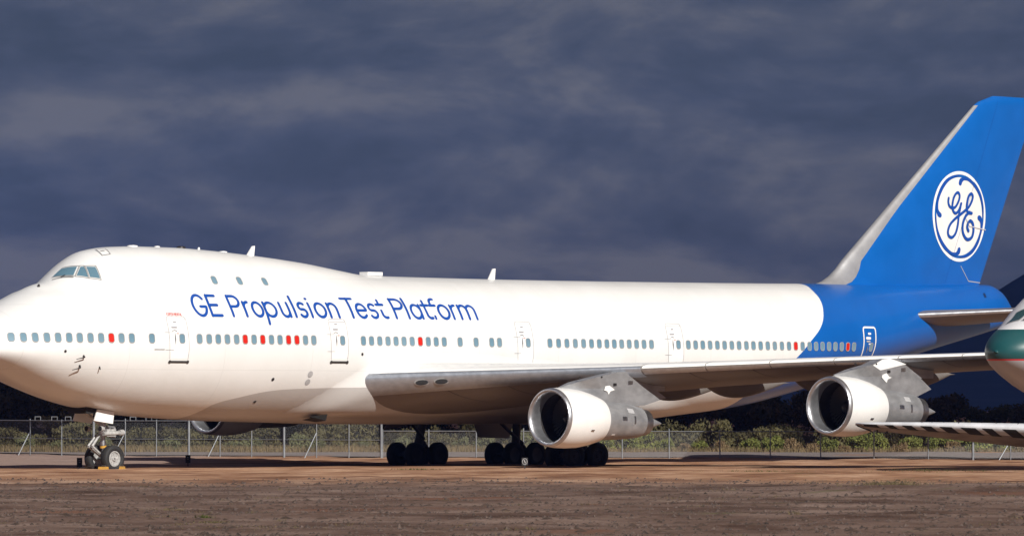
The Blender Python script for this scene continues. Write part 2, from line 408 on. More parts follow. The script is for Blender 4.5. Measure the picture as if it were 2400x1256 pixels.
for side in (-1, 1):
    V, Fc = surf_mesh([wsec(y, side) for y in WL], side)
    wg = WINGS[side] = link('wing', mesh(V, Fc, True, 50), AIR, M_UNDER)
    MB().add(*wing_strip(2.9, 12.4, -.020, .045, .006, side, 14)).obj('leading_edge', M_LE, wg)
    MB().add(*wing_strip(2.9, 12.4, -.16, -.0205, .005, side, 14, 8)).obj('upper_leading_skin', M_WHITE, wg)
    for k in range(8):                                  # drooped leading-edge flap panels outboard
        a = 12.45+k*2.12; b = a+2.09
        MB().add(*wing_strip(a, b, -.10, .0012, .012, side, 4, 8)).obj('leading_edge_flap', M_WHITE, wg)
        MB().add(*wing_strip(a, b, .004, .022, .012, side, 4, 6)).obj('flap_lower_lip', M_POLISH, wg)
    for y in np.arange(5.5, 28, 2.1):                  # dark butt lines between the underside panels
        MB().add(*wing_strip(y, y+.035, .07, .22, .004, side, 1, 8)).obj('panel_gap', M_DARKM, wg)
    if side == -1:
        for y in (4.95, 5.62):                          # landing lights in the leading edge
            c = Vector(wing_point(y, .006, True, .012)); n = Vector((-.62, -.55, -.35)).normalized()
            ax = Vector((.64, -.75, .06)).normalized(); ay = n.cross(ax)
            for nm, r, o, mm in (('landing_light', (.33, .15), 0, M_SEAL), ('light_lens', (.27, .115), .02, mat('lamp_glass', (.03, .035, .04), .1))):
                V = [c+n*(o+.02)]+[c+n*o+ax*r[0]*math.cos(t)+ay*r[1]*math.sin(t) for t in np.linspace(0, 2*math.pi, 25)[:-1]]
                MB().add(V, [(0, 1+i, 1+(i+1) % 24) for i in range(24)]).obj(nm, mm, wg)
    # flap-track fairings
    for y, ln in ((7.1, 6.4), (10.6, 6.0), (14.6, 5.4), (18.0, 5.0)):
        te = w_te(y); zt = w_tez(y)+(.04*(y-3.2) if side == 1 else 0); V = []; Fc = []; nn = 16; K = 18
        for j in range(K+1):
            u = j/K; s = te-ln*.64+ln*u; hgt = (.60*math.sin(math.pi*min(u*1.05, 1)**.72)+.02)*(1 if u < .98 else .3); wd = .26*math.sin(math.pi*min(.04+u*.96, .97))**.6+.01
            zc_ = zt+.20-.26*u-.32*hgt
            for i in range(nn):
                a = 2*math.pi*i/nn; V.append((s, side*y+wd*math.cos(a), zc_+hgt*math.sin(a)))
        for j in range(K):
            for i in range(nn): Fc.append((j*nn+i, j*nn+(i+1) % nn, (j+1)*nn+(i+1) % nn, (j+1)*nn+i))
        Fc += [tuple(range(nn)), tuple(range(len(V)-1, len(V)-nn-1, -1))]
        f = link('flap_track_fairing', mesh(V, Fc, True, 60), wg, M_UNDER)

# ---- engines ----
def engine(lat, lip, pyl, white_cap, star, tilt=math.radians(2.2)):
    sgn = 1 if lat > 0 else -1
    org = (lip[0], lat, lip[1])
    cowl = MB().lathe([(.16, 1.235), (.5, 1.262), (1.0, 1.262), (1.6, 1.225), (2.2, 1.12), (2.7, .99), (2.86, .945), (2.865, .90), (2.4, .90)], 64, org=org, tilt=tilt)
    en = P('engine', cowl, M_WHITE)
    MB().lathe([(.162, 1.237), (.06, 1.218), (.005, 1.175), (0, 1.14), (.03, 1.09), (.12, 1.045), (.28, 1.02), (.62, 1.01)], 64, org=org, tilt=tilt).obj('inlet_lip', M_POLISH, en)
    MB().lathe([(.62, 1.0105), (.9, 1.015), (1.6, 1.06)], 48, org=org, tilt=tilt).obj('inlet_duct', M_DARKM, en)
    fan = MB()
    ct, st = math.cos(tilt), math.sin(tilt)
    def tr(x, y, z): return (org[0]+x*ct+z*st, org[1]+y, org[2]-x*st+z*ct)
    for k in range(38):
        a = 2*math.pi*k/38; V = []
        for r, x, tw in ((.30, 1.38, .5), (.62, 1.36, .9), (1.02, 1.34, 1.15)):
            for q in (-.09, .09): V.append(tr(x+q*math.cos(tw), r*math.cos(a)-q*math.sin(tw)*math.sin(a), r*math.sin(a)+q*math.sin(tw)*math.cos(a)))
        fan.add(V, [(0, 1, 3, 2), (2, 3, 5, 4)])
    fan.obj('fan', mat('fan_blade', (.16, .155, .15), .4, .7), en)
    MB().lathe([(.95, .005), (1.0, .10), (1.15, .22), (1.4, .31), (1.6, .33)], 24, org=org, tilt=tilt).obj('spinner', M_DARKM, en)
    MB().lathe([(1.62, 1.06), (1.62, .01)], 32, org=org, tilt=tilt).obj('duct_back', M_BLACK, en)
    MB().lathe([(2.4, .86), (2.9, .855), (3.4, .83), (4.2, .79), (4.9, .735), (5.5, .655), (5.52, .61), (5.2, .61)], 48, org=org, tilt=tilt).obj('core_cowl', M_DULL, en)
    MB().lathe([(2.42, .90), (2.42, .86)], 48, org=org, tilt=tilt).obj('fan_exit', M_BLACK, en)
    MB().lathe([(5.3, .62), (5.55, .605), (6.0, .545), (6.03, .51), (5.6, .52)], 40, org=org, tilt=tilt).obj('core_nozzle', M_METAL, en)
    MB().lathe([(5.6, .52), (5.6, .36)], 40, org=org, tilt=tilt).obj('nozzle_back', M_BLACK, en)
    MB().lathe([(5.6, .36), (6.0, .33), (6.5, .20), (7.0, .05), (7.1, .005)], 32, org=org, tilt=tilt).obj('exhaust_cone', M_DULL, en)
    # pylon with rounded nose, tapering to a thin tail
    pl = MB(); top = np.array(pyl); n = len(top); smin, smax = top[:, 0].min(), top[:, 0].max()
    def hw(s): return .27*math.sin(math.pi*min(max((s-smin)/(smax-smin), 0)**.55, .93))**.8+.02
    V = [(s, lat-hw(s), z) for s, z in top]+[(s, lat+hw(s), z) for s, z in top]
    cen = top.mean(0); V += [(cen[0], lat-hw(cen[0]), cen[1]), (cen[0], lat+hw(cen[0]), cen[1])]
    Fc = [(i, (i+1) % n, n+(i+1) % n, n+i) for i in range(n)]
    Fc += [(2*n, (i+1) % n, i) for i in range(n)]+[(2*n+1, n+i, n+(i+1) % n) for i in range(n)]
    py = link('pylon', mesh(V, Fc, True, 40), en, M_DULL)
    # strut that carries the pylon into the wing
    sm = (smin+smax)/2
    MB().box((sm+1.6, lat, float(top[:, 1].max())-.42), (3.4, .22, .8)).obj('pylon_strut', M_DULL, py, smooth=False)
    ys = -1
    def patch(name, poly, m, o=.012):
        c = np.mean(poly, 0); Vp = [(c[0], lat+ys*(hw(c[0])+o), c[1])]+[(s, lat+ys*(hw(s)+o), z) for s, z in poly]; k = len(poly)
        MB().add(Vp, [(0, 1+(i+1) % k, 1+i) for i in range(k)]).obj(name, m, py)
    if lat < 0:
        if white_cap: patch('white_panel', white_cap, M_WHITE, .010)
        patch('bare_white_patch', star, M_WHITE, .014)
        # small access panels and vents
        for ds, dz, a, b, mm in ((1.0, -.30, .16, .10, M_DARKM), (3.2, -.62, .22, .13, M_DARKM), (4.2, -.55, .30, .16, M_METAL), (2.4, -.28, .10, .08, M_BLACK)):
            s, z = smin+ds, float(top[:, 1].max())+dz
            patch('access_panel', [(s, z), (s+a, z+.02), (s+a, z+b), (s, z+b)], mm, .016)
        for ds, aa, hh, ww, mm in ((3.75, .22, .16, .30, M_METAL), (4.2, .75, .24, .42, M_GREYP), (3.3, -.75, .07, .22, M_WHITE), (4.55, .30, .34, .10, M_METAL)):
            cc = []
            for j in range(5):
                for i in range(2):
                    an = math.pi+aa+.0-(hh/.78)*(j/4); r = .83-.04*(ds-3.4)/.8+.012 if ds < 4.2 else .79+.012-.08*(ds-4.2)/.7
                    x = ds+ww*i; r = float(np.interp(x, [2.9, 3.4, 4.2, 4.9, 5.5], [.855, .83, .79, .735, .655]))+.014
                    cc.append(tr(x, r*math.cos(an), -r*math.sin(an)))
            MB().add(cc, [(2*j, 2*j+1, 2*j+3, 2*j+2) for j in range(4)]).obj('cowl_panel', mm, en)
        cc = [tr(x, -1.262*math.cos(a)-.008, 1.262*math.sin(a)) for x in (1.42, 1.62) for a in (-.42, -.37)]
        MB().add(cc, [(0, 1, 3, 2)]).obj('cowl_latch', M_METAL, en)
    return en
PY2 = [(22.71, 3.36), (23.66, 3.6), (25.31, 3.89), (26.33, 4.05), (26.87, 4.06), (27.68, 3.88), (28.49, 3.45), (29.45, 2.95), (28.0, 2.63), (27.0, 2.60), (25.66, 2.5), (23.6, 2.9)]
PY1 = [(29.79, 3.9), (30.85, 4.12), (31.96, 4.33), (32.66, 4.56), (33.22, 4.6), (34.21, 4.39), (35.06, 3.98), (36.12, 3.32), (35.2, 3.02), (34.21, 3.0), (33.08, 2.95), (30.9, 3.4)]
W1 = [(32.02, 4.31), (32.66, 4.56), (33.22, 4.6), (34.35, 4.37), (32.52, 4.1)]
ST1 = [(32.66, 3.92), (32.94, 3.99), (33.14, 3.83), (33.31, 3.81), (33.02, 3.72), (32.94, 3.58), (32.8, 3.67), (32.6, 3.81)]
ST2 = [(25.39, 3.44), (25.66, 3.47), (26.01, 3.29), (25.71, 3.22), (25.6, 3.08), (25.52, 3.22), (25.31, 3.27)]
engine(-11.7, (22.17, 2.13), PY2, None, ST2)
engine(-20.85, (29.42, 2.62), PY1, W1, ST1)
engine(11.7, (24.75, 2.58), [(s+2.55, z+.42) for s, z in PY2], None, ST2)
engine(20.85, (31.5, 4.3), [(s+2.1, z+1.5) for s, z in PY1], None, ST1)

# ---- fin ----
def fin_le(z):
    if z < 9.5: return float(np.interp(z, [7.9, 8.35, 8.5, 8.75, 9.1, 9.5], [52.6, 53.2, 53.75, 54.25, 54.75, 55.18]))
    if z > 17.4: return 55.18+(z-9.5)*1.2905+max(0, z-17.4)*2.2
    return 55.18+(z-9.5)*1.2905
def fin_te(z): return 65.55+(z-8.5)*.5
def fin_hw(s, z):
    a, b = fin_le(z), fin_te(z); c = min(max((s-a)/(b-a), 0), 1); tcr = float(np.interp(z, [8, 10, 17.8], [.085, .088, .075]))
    return 5*tcr*(.2969*math.sqrt(c)-.126*c-.3516*c**2+.2843*c**3-.1015*c**4)*(b-a)*(1 if z < 17.5 else max(.35, 1-(z-17.5)*1.8))
def fin_blue(z): return fin_le(z)+float(np.interp(z, [8.4, 9.5, 12, 17.3], [1.7, .98, .55, .19])) if z < 17.28 else fin_le(z)
zs = [7.7, 8.1, 8.35, 8.5, 8.62, 8.75, 8.92, 9.1, 9.3, 9.5]+list(np.arange(10, 17.2, .6))+[17.27, 17.29, 17.45, 17.6, 17.72, 17.76]
def fin_grid(lo, hi, n, zlist, le=False):
    V = []; Fc = []; k = 2*n+1 if le else None
    for z in zlist:
        a, b = lo(z), hi(z)
        for i in range(-n, n+1):
            u = abs(i)/n; s = a+(b-a)*(u*u if le else u)
            V.append((s, math.copysign(fin_hw(s, z), i), z))
    k = 2*n+1
    for j in range(len(zlist)-1):
        for i in range(k-1): Fc.append((j*k+i, j*k+i+1, (j+1)*k+i+1, (j+1)*k+i))
        if not le: Fc.append((j*k+k-1, j*k, (j+1)*k, (j+1)*k+k-1))
    Fc.append(tuple(range(len(V)-k, len(V))))
    return V, Fc
V, Fc = fin_grid(fin_le, fin_te, 22, zs)
def fin_full():
    V = []; Fc = []; n = 26
    for z in zs:
        a, b = fin_le(z), fin_te(z)
        for i in range(-n, n+1):
            u = (1-math.cos(math.pi*abs(i)/n))/2; s = a+(b-a)*u; V.append((s, math.copysign(fin_hw(s, z), i), z))
    k = 2*n+1
    for j in range(len(zs)-1):
        for i in range(k-1): Fc.append((j*k+i, j*k+i+1, (j+1)*k+i+1, (j+1)*k+i))
    Fc.append(tuple(range(len(V)-k, len(V)))); return V, Fc
V, Fc = fin_full()
FIN = link('fin', mesh(V, Fc, True, 50), AIR, M_BLUE)
V = []; Fc = []; zl = [8.2, 8.35, 8.5, 8.62, 8.75, 8.92, 9.1, 9.3, 9.5]+list(np.linspace(10, 17.25, 14)); n = 8
for z in zl:
    a, b = fin_le(z)-.012, fin_blue(z)
    for i in range(-n, n+1):
        u = (i/n)**2; s = a+(b-a)*u; V.append((s, (fin_hw(s, z)+.014)*(1 if i > 0 else -1) if i else 0, z))
k = 2*n+1
for j in range(len(zl)-1):
    for i in range(k-1): Fc.append((j*k+i, j*k+i+1, (j+1)*k+i+1, (j+1)*k+i))
M_FLE = mat('fin_leading_edge_metal', (.40, .405, .42), .42, .55, var=.06, vscale=1.5, bump=.002, bscale=9)
link('fin_leading_edge', mesh(V, Fc), FIN, M_FLE)
# rudder hinge lines and static wires
def fin_ribbon(pts, wd, m, name, off=.010, sub=6, parent=None):
    Pn = catmull(pts, sub) if len(pts) > 2 else np.array([np.array(pts[0])*(1-u)+np.array(pts[1])*u for u in np.linspace(0, 1, 24)])
    Vv, A, Ff = ribbon(Pn, wd)
    return MB().add([(p[0], -(fin_hw(p[0], p[1])+off+.003*a), p[1]) for p, a in zip(Vv, A)], Ff).obj(name, m, parent or FIN)
fin_ribbon([(62.6, 8.6), (66.85, 17.5)], .018, mat('blue_seam', (.004, .05, .26), .6), 'rudder_seam')
fin_ribbon([(63.9, 9.4), (64.6, 8.68)], .035, M_GREYP, 'static_wire'); fin_ribbon([(64.6, 8.68), (65.6, 8.62)], .04, M_GREYP, 'static_wire')
fin_ribbon([(64.5, 11.35), (65.9, 11.2)], .035, M_LGREY, 'static_wire', .05); fin_ribbon([(64.2, 11.7), (64.5, 11.35)], .03, M_DULL, 'static_wire', .05)
# roundel with script monogram
LC = (63.72, 11.80); LR = 2.19
def disc(name, r0, r1, m, off, parent=FIN):
    V = []; Fc = []; n = 72; K = 10
    for k in range(K+1):
        r = r0+(r1-r0)*k/K
        for i in range(n):
            t = 2*math.pi*i/n; s = LC[0]+LR*r*math.cos(t); z = LC[1]+LR*r*math.sin(t); V.append((s, -(fin_hw(s, z)+off), z))
    for k in range(K):
        for i in range(n): Fc.append((k*n+i, (k+1)*n+i, (k+1)*n+(i+1) % n, k*n+(i+1) % n))
    return link(name, mesh(V, Fc), parent, m)
M_LOGO = mat('roundel_white', (.74, .735, .71), .45, var=.05, vscale=1.2)
RD = disc('roundel', .001, .865, M_LOGO, .008)
disc('roundel_ring', .93, 1.0, M_WHITE, .008)
LN = [0]
def logo(pts, wd, name='monogram', m=M_BLUEL, base=.012):
    LN[0] += 1
    Q = [((x-497)/335, (644-y)/538) for x, y in pts] if name == 'monogram' else pts
    Pn = catmull([(u, v) for u, v in Q], 7)
    ws = np.interp(np.linspace(0, 1, len(Pn)), np.linspace(0, 1, len(wd)), wd) if hasattr(wd, '__len__') else wd
    Vv, A, Ff = ribbon(Pn, ws)
    V = []
    for p, a in zip(Vv, A):
        s = LC[0]+LR*p[0]; z = LC[1]+LR*p[1]; V.append((s, -(fin_hw(s, z)+base+.004*LN[0]+.012*a), z))
    MB().add(V, Ff).obj(name, m, FIN)
sw = [(.01, .735), (.04, .79), (.14, .835), (.32, .815), (.555, .70), (.76, .495), (.875, .25), (.90, .04)]
for k in range(4):
    c, s_ = [(1, 0), (0, 1), (-1, 0), (0, -1)][k]
    logo([(x*c-y*s_, x*s_+y*c) for x, y in sw], [.115, .12, .075, .06, .095, .09, .055, .03], 'swirl')
wm = [.062, .062, .058, .066, .07]
logo([(355, 432), (350, 480), (365, 528), (400, 548), (440, 530), (478, 460), (490, 400), (475, 364), (448, 370), (418, 420), (402, 490), (400, 550), (420, 598), (450, 605), (485, 560), (510, 490)], .064)
logo([(508, 492), (495, 560), (480, 640), (470, 740), (445, 840), (400, 896), (357, 880), (346, 820), (375, 740), (440, 668), (500, 620), (560, 570), (610, 520), (645, 450), (655, 395), (635, 368), (605, 395), (585, 470), (580, 540), (597, 590), (645, 600)], .068)
logo([(620, 590), (590, 610), (556, 660), (532, 740), (535, 830), (570, 898), (610, 914), (655, 880), (672, 800), (660, 722), (628, 692), (600, 720), (590, 770), (606, 812)], .074)

# ---- tailplane ----
for side in (-1, 1):
    def tsec(y): c = 7.3+(2.6-7.3)*(y-1.2)/9.9; return (y, 57.75+.93*(y-1.2), 6.93+.062*(y-1.6), c, .105 if y < 3 else .095, 1.2, .6)
    V, Fc = surf_mesh([tsec(y) for y in (.3, 1.2, 2, 3.5, 5, 7, 9, 10.6, 11.0)], side)
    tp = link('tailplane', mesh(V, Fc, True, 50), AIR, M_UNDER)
    V, Fc = [], []
    yl = np.linspace(.9, 10.9, 12); nf = 10
    for y in yl:
        _, s0, z0, c, tcr, inc, low = tsec(y); a = math.radians(inc)
        for i in range(nf+1):
            q = -.022+.034*i/nf; fr = abs(q); yt = 5*tcr*(.2969*math.sqrt(fr)-.126*fr-.3516*fr*fr)
            h = (-yt*2*low if q > 0 else yt*2*(1-low))*c*1.01; x = fr*c-.012
            V.append((s0+x*math.cos(a)+h*math.sin(a), side*y, z0-x*math.sin(a)+h*math.cos(a)+(.006 if q < 0 else -.006)))
    for j in range(len(yl)-1):
        for i in range(nf): aa = j*(nf+1)+i; Fc.append((aa, aa+1, aa+nf+2, aa+nf+1))
    link('tailplane_leading_edge', mesh(V, Fc), tp, M_POLISH)

# ---- windows ----
WIN = [1.05, 1.54, 2.04, 2.56, 3.07, 3.58, 4.08, 4.6, 5.12, 5.63, 6.14, 6.66, 7.68, 10.21, 10.74, 11.24, 11.75, 12.27, 12.76, 13.27, 13.77, 14.28, 14.78, 15.28, 15.77, 16.28, 16.77, 19.74, 20.23, 20.73, 21.23, 21.72, 22.21, 22.71, 23.21, 23.7, 24.19, 24.69, 25.68, 26.68, 27.67, 28.16, 31.39, 31.95, 32.49, 33.04, 33.58, 34.1, 34.61, 35.11, 35.6, 36.09, 36.59, 37.08, 37.58, 38.08, 40.57, 41.07, 41.56, 42.06, 42.56, 43.06, 43.56, 44.06, 44.57, 45.06, 45.57, 46.08, 46.59, 47.11, 47.63, 48.13, 48.64, 49.16, 49.66, 50.16, 50.67, 51.17, 51.68, 52.18, 52.68]
REDW = {5.63, 12.76, 13.77, 15.28, 15.77, 23.21, 48.13, 52.18}
def rrect(w_, h_, r, n=5):
    o = []
    for cx, cy, a0 in ((w_/2-r, h_/2-r, 0), (-w_/2+r, h_/2-r, 90), (-w_/2+r, -h_/2+r, 180), (w_/2-r, -h_/2+r, 270)):
        for i in range(n): a = math.radians(a0+90*i/(n-1)); o.append((cx+r*math.cos(a), cy+r*math.sin(a)))
    return o
def pane_mesh(w_, h_, r, z):
    o = rrect(w_, h_, r); n = len(o); return mesh([(x, y, z) for x, y in o]+[(x, y, -.02) for x, y in o], [tuple(range(n))]+[(i, n+i, n+(i+1) % n, (i+1) % n) for i in range(n)], False)
def frame_mesh(w_, h_, r, bw, z):
    a, b = rrect(w_, h_, r), rrect(w_-2*bw, h_-2*bw, max(r-bw, .02)); n = len(a)
    return mesh([(x, y, -.02) for x, y in a]+[(x, y, z) for x, y in a]+[(x, y, z) for x, y in b]+[(x, y, -.01) for x, y in b], [(k*n+i, k*n+(i+1) % n, (k+1)*n+(i+1) % n, (k+1)*n+i) for k in range(3) for i in range(n)], False)
me_pane = pane_mesh(.272, .372, .10, .008); me_pane.materials.append(M_PANE)
me_red = pane_mesh(.272, .372, .10, .008); me_red.materials.append(M_PANER)
me_frame = frame_mesh(.318, .418, .12, .028, .014); me_frame.materials.append(M_SEAL)
me_upane = pane_mesh(.26, .38, .09, .008); me_upane.materials.append(M_PANE)
def skin_frame(s, t):
    p = Vector(skin(s, t)); e = .12
    a = (Vector(skin(s+e, t))-Vector(skin(s-e, t))).normalized(); b = (Vector(skin(s, t+e))-Vector(skin(s, t-e))).normalized()
    n = a.cross(b).normalized(); b = n.cross(a)
    m = Matrix((a, b, n)).transposed().to_4x4(); m.translation = p; return m
def put(name, me, m, parent):
    o = bpy.data.objects.new(name, me); col.objects.link(o); o.parent = parent; o.matrix_parent_inverse = world_of(parent).inverted()
    l, q, sc_ = m.decompose(); o.location = l; o.rotation_euler = q.to_euler(); return o
def window(s, t, pane, parent=AIR):
    m = skin_frame(s, t)
    o = put('window', pane, m, parent)
    return o, m
for s in WIN:
    o, m = window(s, 0, me_red if s in REDW else me_pane)
    if s in REDW: o['label'] = 'window blanked with a bright red plug'
    put('window_frame', me_frame, m, o)
for s, t in ((12.10, 2.76), (13.59, 2.78), (15.11, 2.80)):
    o, m = window(s, t, me_upane); put('window_frame', me_frame, m, o)

# ---- flat marks laid on the skin ----
def skin_poly(name, pts, m, parent=AIR, off=.012, sub=6, thick=None):
    """closed polygon given as (s,t), filled as a fan of small pieces over the curved skin"""
    pts = [np.array(p, float) for p in pts]; n = len(pts); ring = []
    for i in range(n):
        for j in range(sub): ring.append(pts[i]+(pts[(i+1) % n]-pts[i])*j/sub)
    c = np.mean(ring, 0); K = 6; V = [skin(c[0], c[1], off)]; Fc = []; R_ = len(ring)
    for k in range(1, K+1):
        for p in ring: q = c+(p-c)*k/K; V.append(skin(q[0], q[1], off))
    Fc = [(0, 1+i, 1+(i+1) % R_) for i in range(R_)]
    for k in range(K-1):
        for i in range(R_): a = 1+k*R_; Fc.append((a+i, a+R_+i, a+R_+(i+1) % R_, a+(i+1) % R_))
    return MB().add(V, Fc).obj(name, m, parent)
def skin_line(name, pts, wd, m, parent=AIR, off=.012, smooth=False, sub=8, dz=.002, caps=True):
    Pn = catmull(pts, sub) if smooth else np.array([np.array(pts[i])*(1-u)+np.array(pts[i+1])*u for i in range(len(pts)-1) for u in np.linspace(0, 1, sub, endpoint=False)]+[np.array(pts[-1])])
    Vv, A, Ff = ribbon(Pn, wd, caps)
    return MB().add([skin(p[0], p[1], off+dz*a) for p, a in zip(Vv, A)], Ff).obj(name, m, parent)
def skin_disc(name, s, t, r, m, parent=AIR, off=.012, n=16):
    return skin_poly(name, [(s+r*math.cos(2*math.pi*i/n), t+r*math.sin(2*math.pi*i/n)) for i in range(n)], m, parent, off, sub=1)

# ---- cockpit glazing ----
WS = [[(5.194, 4.128), (5.572, 3.642), (5.214, 3.2), (4.998, 3.383), (4.721, 3.836), (4.64, 3.793)],
      [(5.652, 3.565), (5.737, 3.502), (5.595, 2.873), (5.289, 3.123)],
      [(5.81, 3.458), (6.091, 3.334), (6.022, 2.713), (5.666, 2.853)]]
def nearest_hit(px): pass
for pl in WS:
    c = np.mean(pl, 0)
    o = skin_poly('cockpit_window', pl, M_SHIELD, off=.016)
    out = [tuple(c+(np.array(p)-c)*(1+.075/np.linalg.norm(np.array(p)-c))) for p in pl]
    for i in range(len(out)):
        skin_line('window_frame', [out[i], out[(i+1) % len(out)]], .035, M_SEAL, o, .020+.001*i)
# the front panes lie across the nose: built on the mirrored skin as well
def front_pane(side):
    A = [(5.24, 4.16), (4.69, 3.83), (4.42, 4.30), (4.98, 4.72)]
    L = port_curve(4.6)[0][-1]
    V = []; Fc = []; K = 6
    def pt(u, v):
        a = np.array(A[0])*(1-u)+np.array(A[3])*u; b = np.array(A[1])*(1-u)+np.array(A[2])*u; q = a*(1-v)+b*v
        p = skin(q[0], min(q[1], port_curve(q[0])[0][-1]-.12), .016); return (p[0], p[1]*side, p[2])
    for i in range(K+1):
        for j in range(K+1): V.append(pt(i/K, j/K))
    for i in range(K):
        for j in range(K): a = i*(K+1)+j; Fc.append((a, a+1, a+K+2, a+K+1))
    return link('cockpit_window', mesh(V, Fc), AIR, M_SHIELD)
front_pane(1); front_pane(-1)
wp = skin_line('wiper', [(4.60, 3.47), (4.84, 3.337), (5.14, 3.061)], .035, M_BLACK, off=.05)
skin_line('wiper_arm', [(4.84, 3.337), (4.99, 3.36)], .04, M_DARKM, wp, off=.055)
# crew escape hatch in the roof
h = skin_poly('escape_hatch', [(6.928, 4.66), (7.365, 4.654), (7.175, 4.054), (6.75, 3.988)], M_WHITE, off=.010)
for a, b in (((6.928, 4.66), (7.365, 4.654)), ((7.365, 4.654), (7.175, 4.054)), ((7.175, 4.054), (6.75, 3.988)), ((6.75, 3.988), (6.928, 4.66))): skin_line('hatch_outline', [a, b], .035, M_DULL, h, .018)
skin_line('hatch_handle', [(6.98, 4.40), (7.12, 4.40)], .06, M_DARKM, h, .018)

# ---- doors ----
def door(s0, s1, t0, t1, win, blue=False, sill=True):
    D = skin_poly('door', [(s0+.05, t0), (s1-.05, t0), (s1, t0+.3), (s1, t1-.14), (s1-.1, t1), (s0+.1, t1), (s0, t1-.14), (s0, t0+.3)], M_BLUE if blue else M_WHITE, off=.004, sub=8)
    wd, mm = (.085, M_WHITE) if blue else (.022, M_SEAM)
    skin_line('door_seam', [(s0+.03, t0), (s0, t0+.35), (s0, t1-.14), (s0+.03, t1-.04), (s0+.12, t1), (s1-.12, t1), (s1-.03, t1-.04), (s1, t1-.14), (s1, t0+.35), (s1-.03, t0)], wd, mm, D, .014, dz=.004)
    m = skin_frame(win, 0); put('door_window', me_pane, m, D); put('window_frame', me_frame, m, D)
    c = win-.37
    if not blue:
        skin_line('top_vent_line', [(s0+.05, t1-.13), (s1-.05, t1-.13)], .02, M_SEAM, D, .016)
        skin_poly('handle', [(c, .27), (c+.035, 0), (c, -.27), (c-.035, 0)], M_DULL, D, .03)
        skin_line('handle_arc', [(c-.12, .30), (c, .345), (c+.12, .30)], .03, M_DULL, D, .02, smooth=True)
        skin_line('placard', [(c-.11, .47), (c+.13, .47)], .07, M_SEAM, D, .018); skin_line('placard', [(c+.03, .70), (c+.15, .70)], .06, M_SEAM, D, .018)
        skin_line('placard', [(c+.10, .21), (c+.2, .21)], .04, mat('pink_placard', (.6, .3, .28), .6), D, .018)
        for t in (.25, -.47): skin_line('hinge_line', [(s0-.22, t), (s0+.2, t)], .018, M_SEAM, D, .014)
    else:
        skin_line('placard', [(c+.10, .63), (c+.26, .63)], .10, M_WHITE, D, .018); skin_line('placard', [(c-.08, .42), (c+.22, .42)], .12, M_WHITE, D, .018)
        skin_line('placard', [(c-.06, .27), (c+.20, .27)], .07, M_GREYP, D, .018); skin_line('placard', [(c+.12, .15), (c+.24, .15)], .06, M_WHITE, D, .018)
        skin_poly('handle', [(c+.02, .1), (c+.05, -.1), (c+.02, -.3), (c-.02, -.1)], M_DULL, D, .03)
    if sill:
        skin_line('sill_plate', [(s0+.02, t0-.12), (s1-.02, t0-.12)], .09, M_SILL, D, .03, caps=False)
        for q in (s0+.03, s1-.03): skin_disc('sill_bracket', q, t0-.12, .075, M_SILL, D, .036, 8)
    return D
door(8.60, 9.62, -.84, .94, 9.27); door(17.80, 18.82, -.80, .93, 18.49); door(29.32, 30.32, -.86, .95, 29.99); door(39.22, 40.24, -.88, .97, 39.90); door(53.50, 54.52, -1.0, .93, 54.18, True)

# ---- lettering ----
def arc(cx, cy, rx, ry, a0, a1, n=22): return [(cx+rx*math.cos(math.radians(a0+(a1-a0)*i/n)), cy+ry*math.sin(math.radians(a0+(a1-a0)*i/n))) for i in range(n+1)]
XH = .69; xr = XH/2
G = []
def st(*pts): G.append(list(pts))
def stl(l): G.append(l)
stl(arc(156, .5, 50, .5, 40, 352)+[(205, .44)]); st((205, .44), (162, .44))
st((232, 0), (232, 1)); st((232, .985), (300, .985)); st((232, .52), (296, .52)); st((232, .015), (308, .015))
for x in (400, 1713): st((x, 0), (x, 1)); stl([(x, .985)]+arc(x+40, .725, 40, .26, 90, -90)+[(x, .465)])
for x in (510, 2178): st((x, 0), (x, XH)); stl(arc(x+34, .42, 34, .27, 178, 86, 10))
for x in (615, 1118, 2110): stl(arc(x, xr, 40, xr, 0, 360, 30))
st((678, XH), (678, -.34)); stl(arc(721, xr, 43, xr, 162, -162))
stl([(806, XH), (806, .26)]+arc(836, .25, 30, .25, 180, 360, 14)); st((866, XH), (866, 0))
for x in (908, 1815): st((x, 0), (x, 1.03))
for x in (975, 1545): stl(arc(x, XH*.745, 25, XH*.255, 40, 235, 14)+arc(x, XH*.27, 27, XH*.27, 65, -150, 16))
st((1038, 0), (1038, XH)); st((1036, .93), (1040, .93))
st((1188, 0), (1188, XH)); stl(arc(1220, .42, 33, .27, 180, 0, 14)+[(1253, .3), (1253, 0)])
st((1366, 0), (1366, .985)); st((1322, .985), (1412, .985))
stl([(1414, xr+.01), (1490, xr+.01)]+arc(1452, xr, 38, xr, 2, 318, 26))
for x in (1612, 1970): stl([(x, .92), (x, .22)]+arc(x+26, .19, 26, .18, 180, 290, 8)); st((x-25, XH-.02), (x+27, XH-.02))
stl(arc(1889, xr, 38, xr, 20, 340)); st((1926, XH), (1926, 0))
stl([(2028, 0), (2028, .78)]+arc(2058, .80, 30, .24, 180, 75, 9)); st((2012, XH-.02), (2058, XH-.02))
st((2240, 0), (2240, XH)); stl(arc(2271, .44, 31, .25, 180, 0, 12)+[(2302, .3), (2302, 0)]); stl(arc(2333, .44, 31, .25, 180, 0, 12)+[(2364, .3), (2364, 0)])
LOB = {}; LET = [('G', 165), ('E', 262), ('P', 435), ('r', 532), ('o', 615), ('p', 708), ('u', 838), ('l', 908), ('s', 975), ('i', 1038), ('o', 1118), ('n', 1215), ('T', 1366), ('e', 1452), ('s', 1545), ('t', 1615), ('P', 1748), ('l', 1815), ('a', 1900), ('t', 1980), ('f', 2033), ('o', 2110), ('r', 2195), ('m', 2300)]
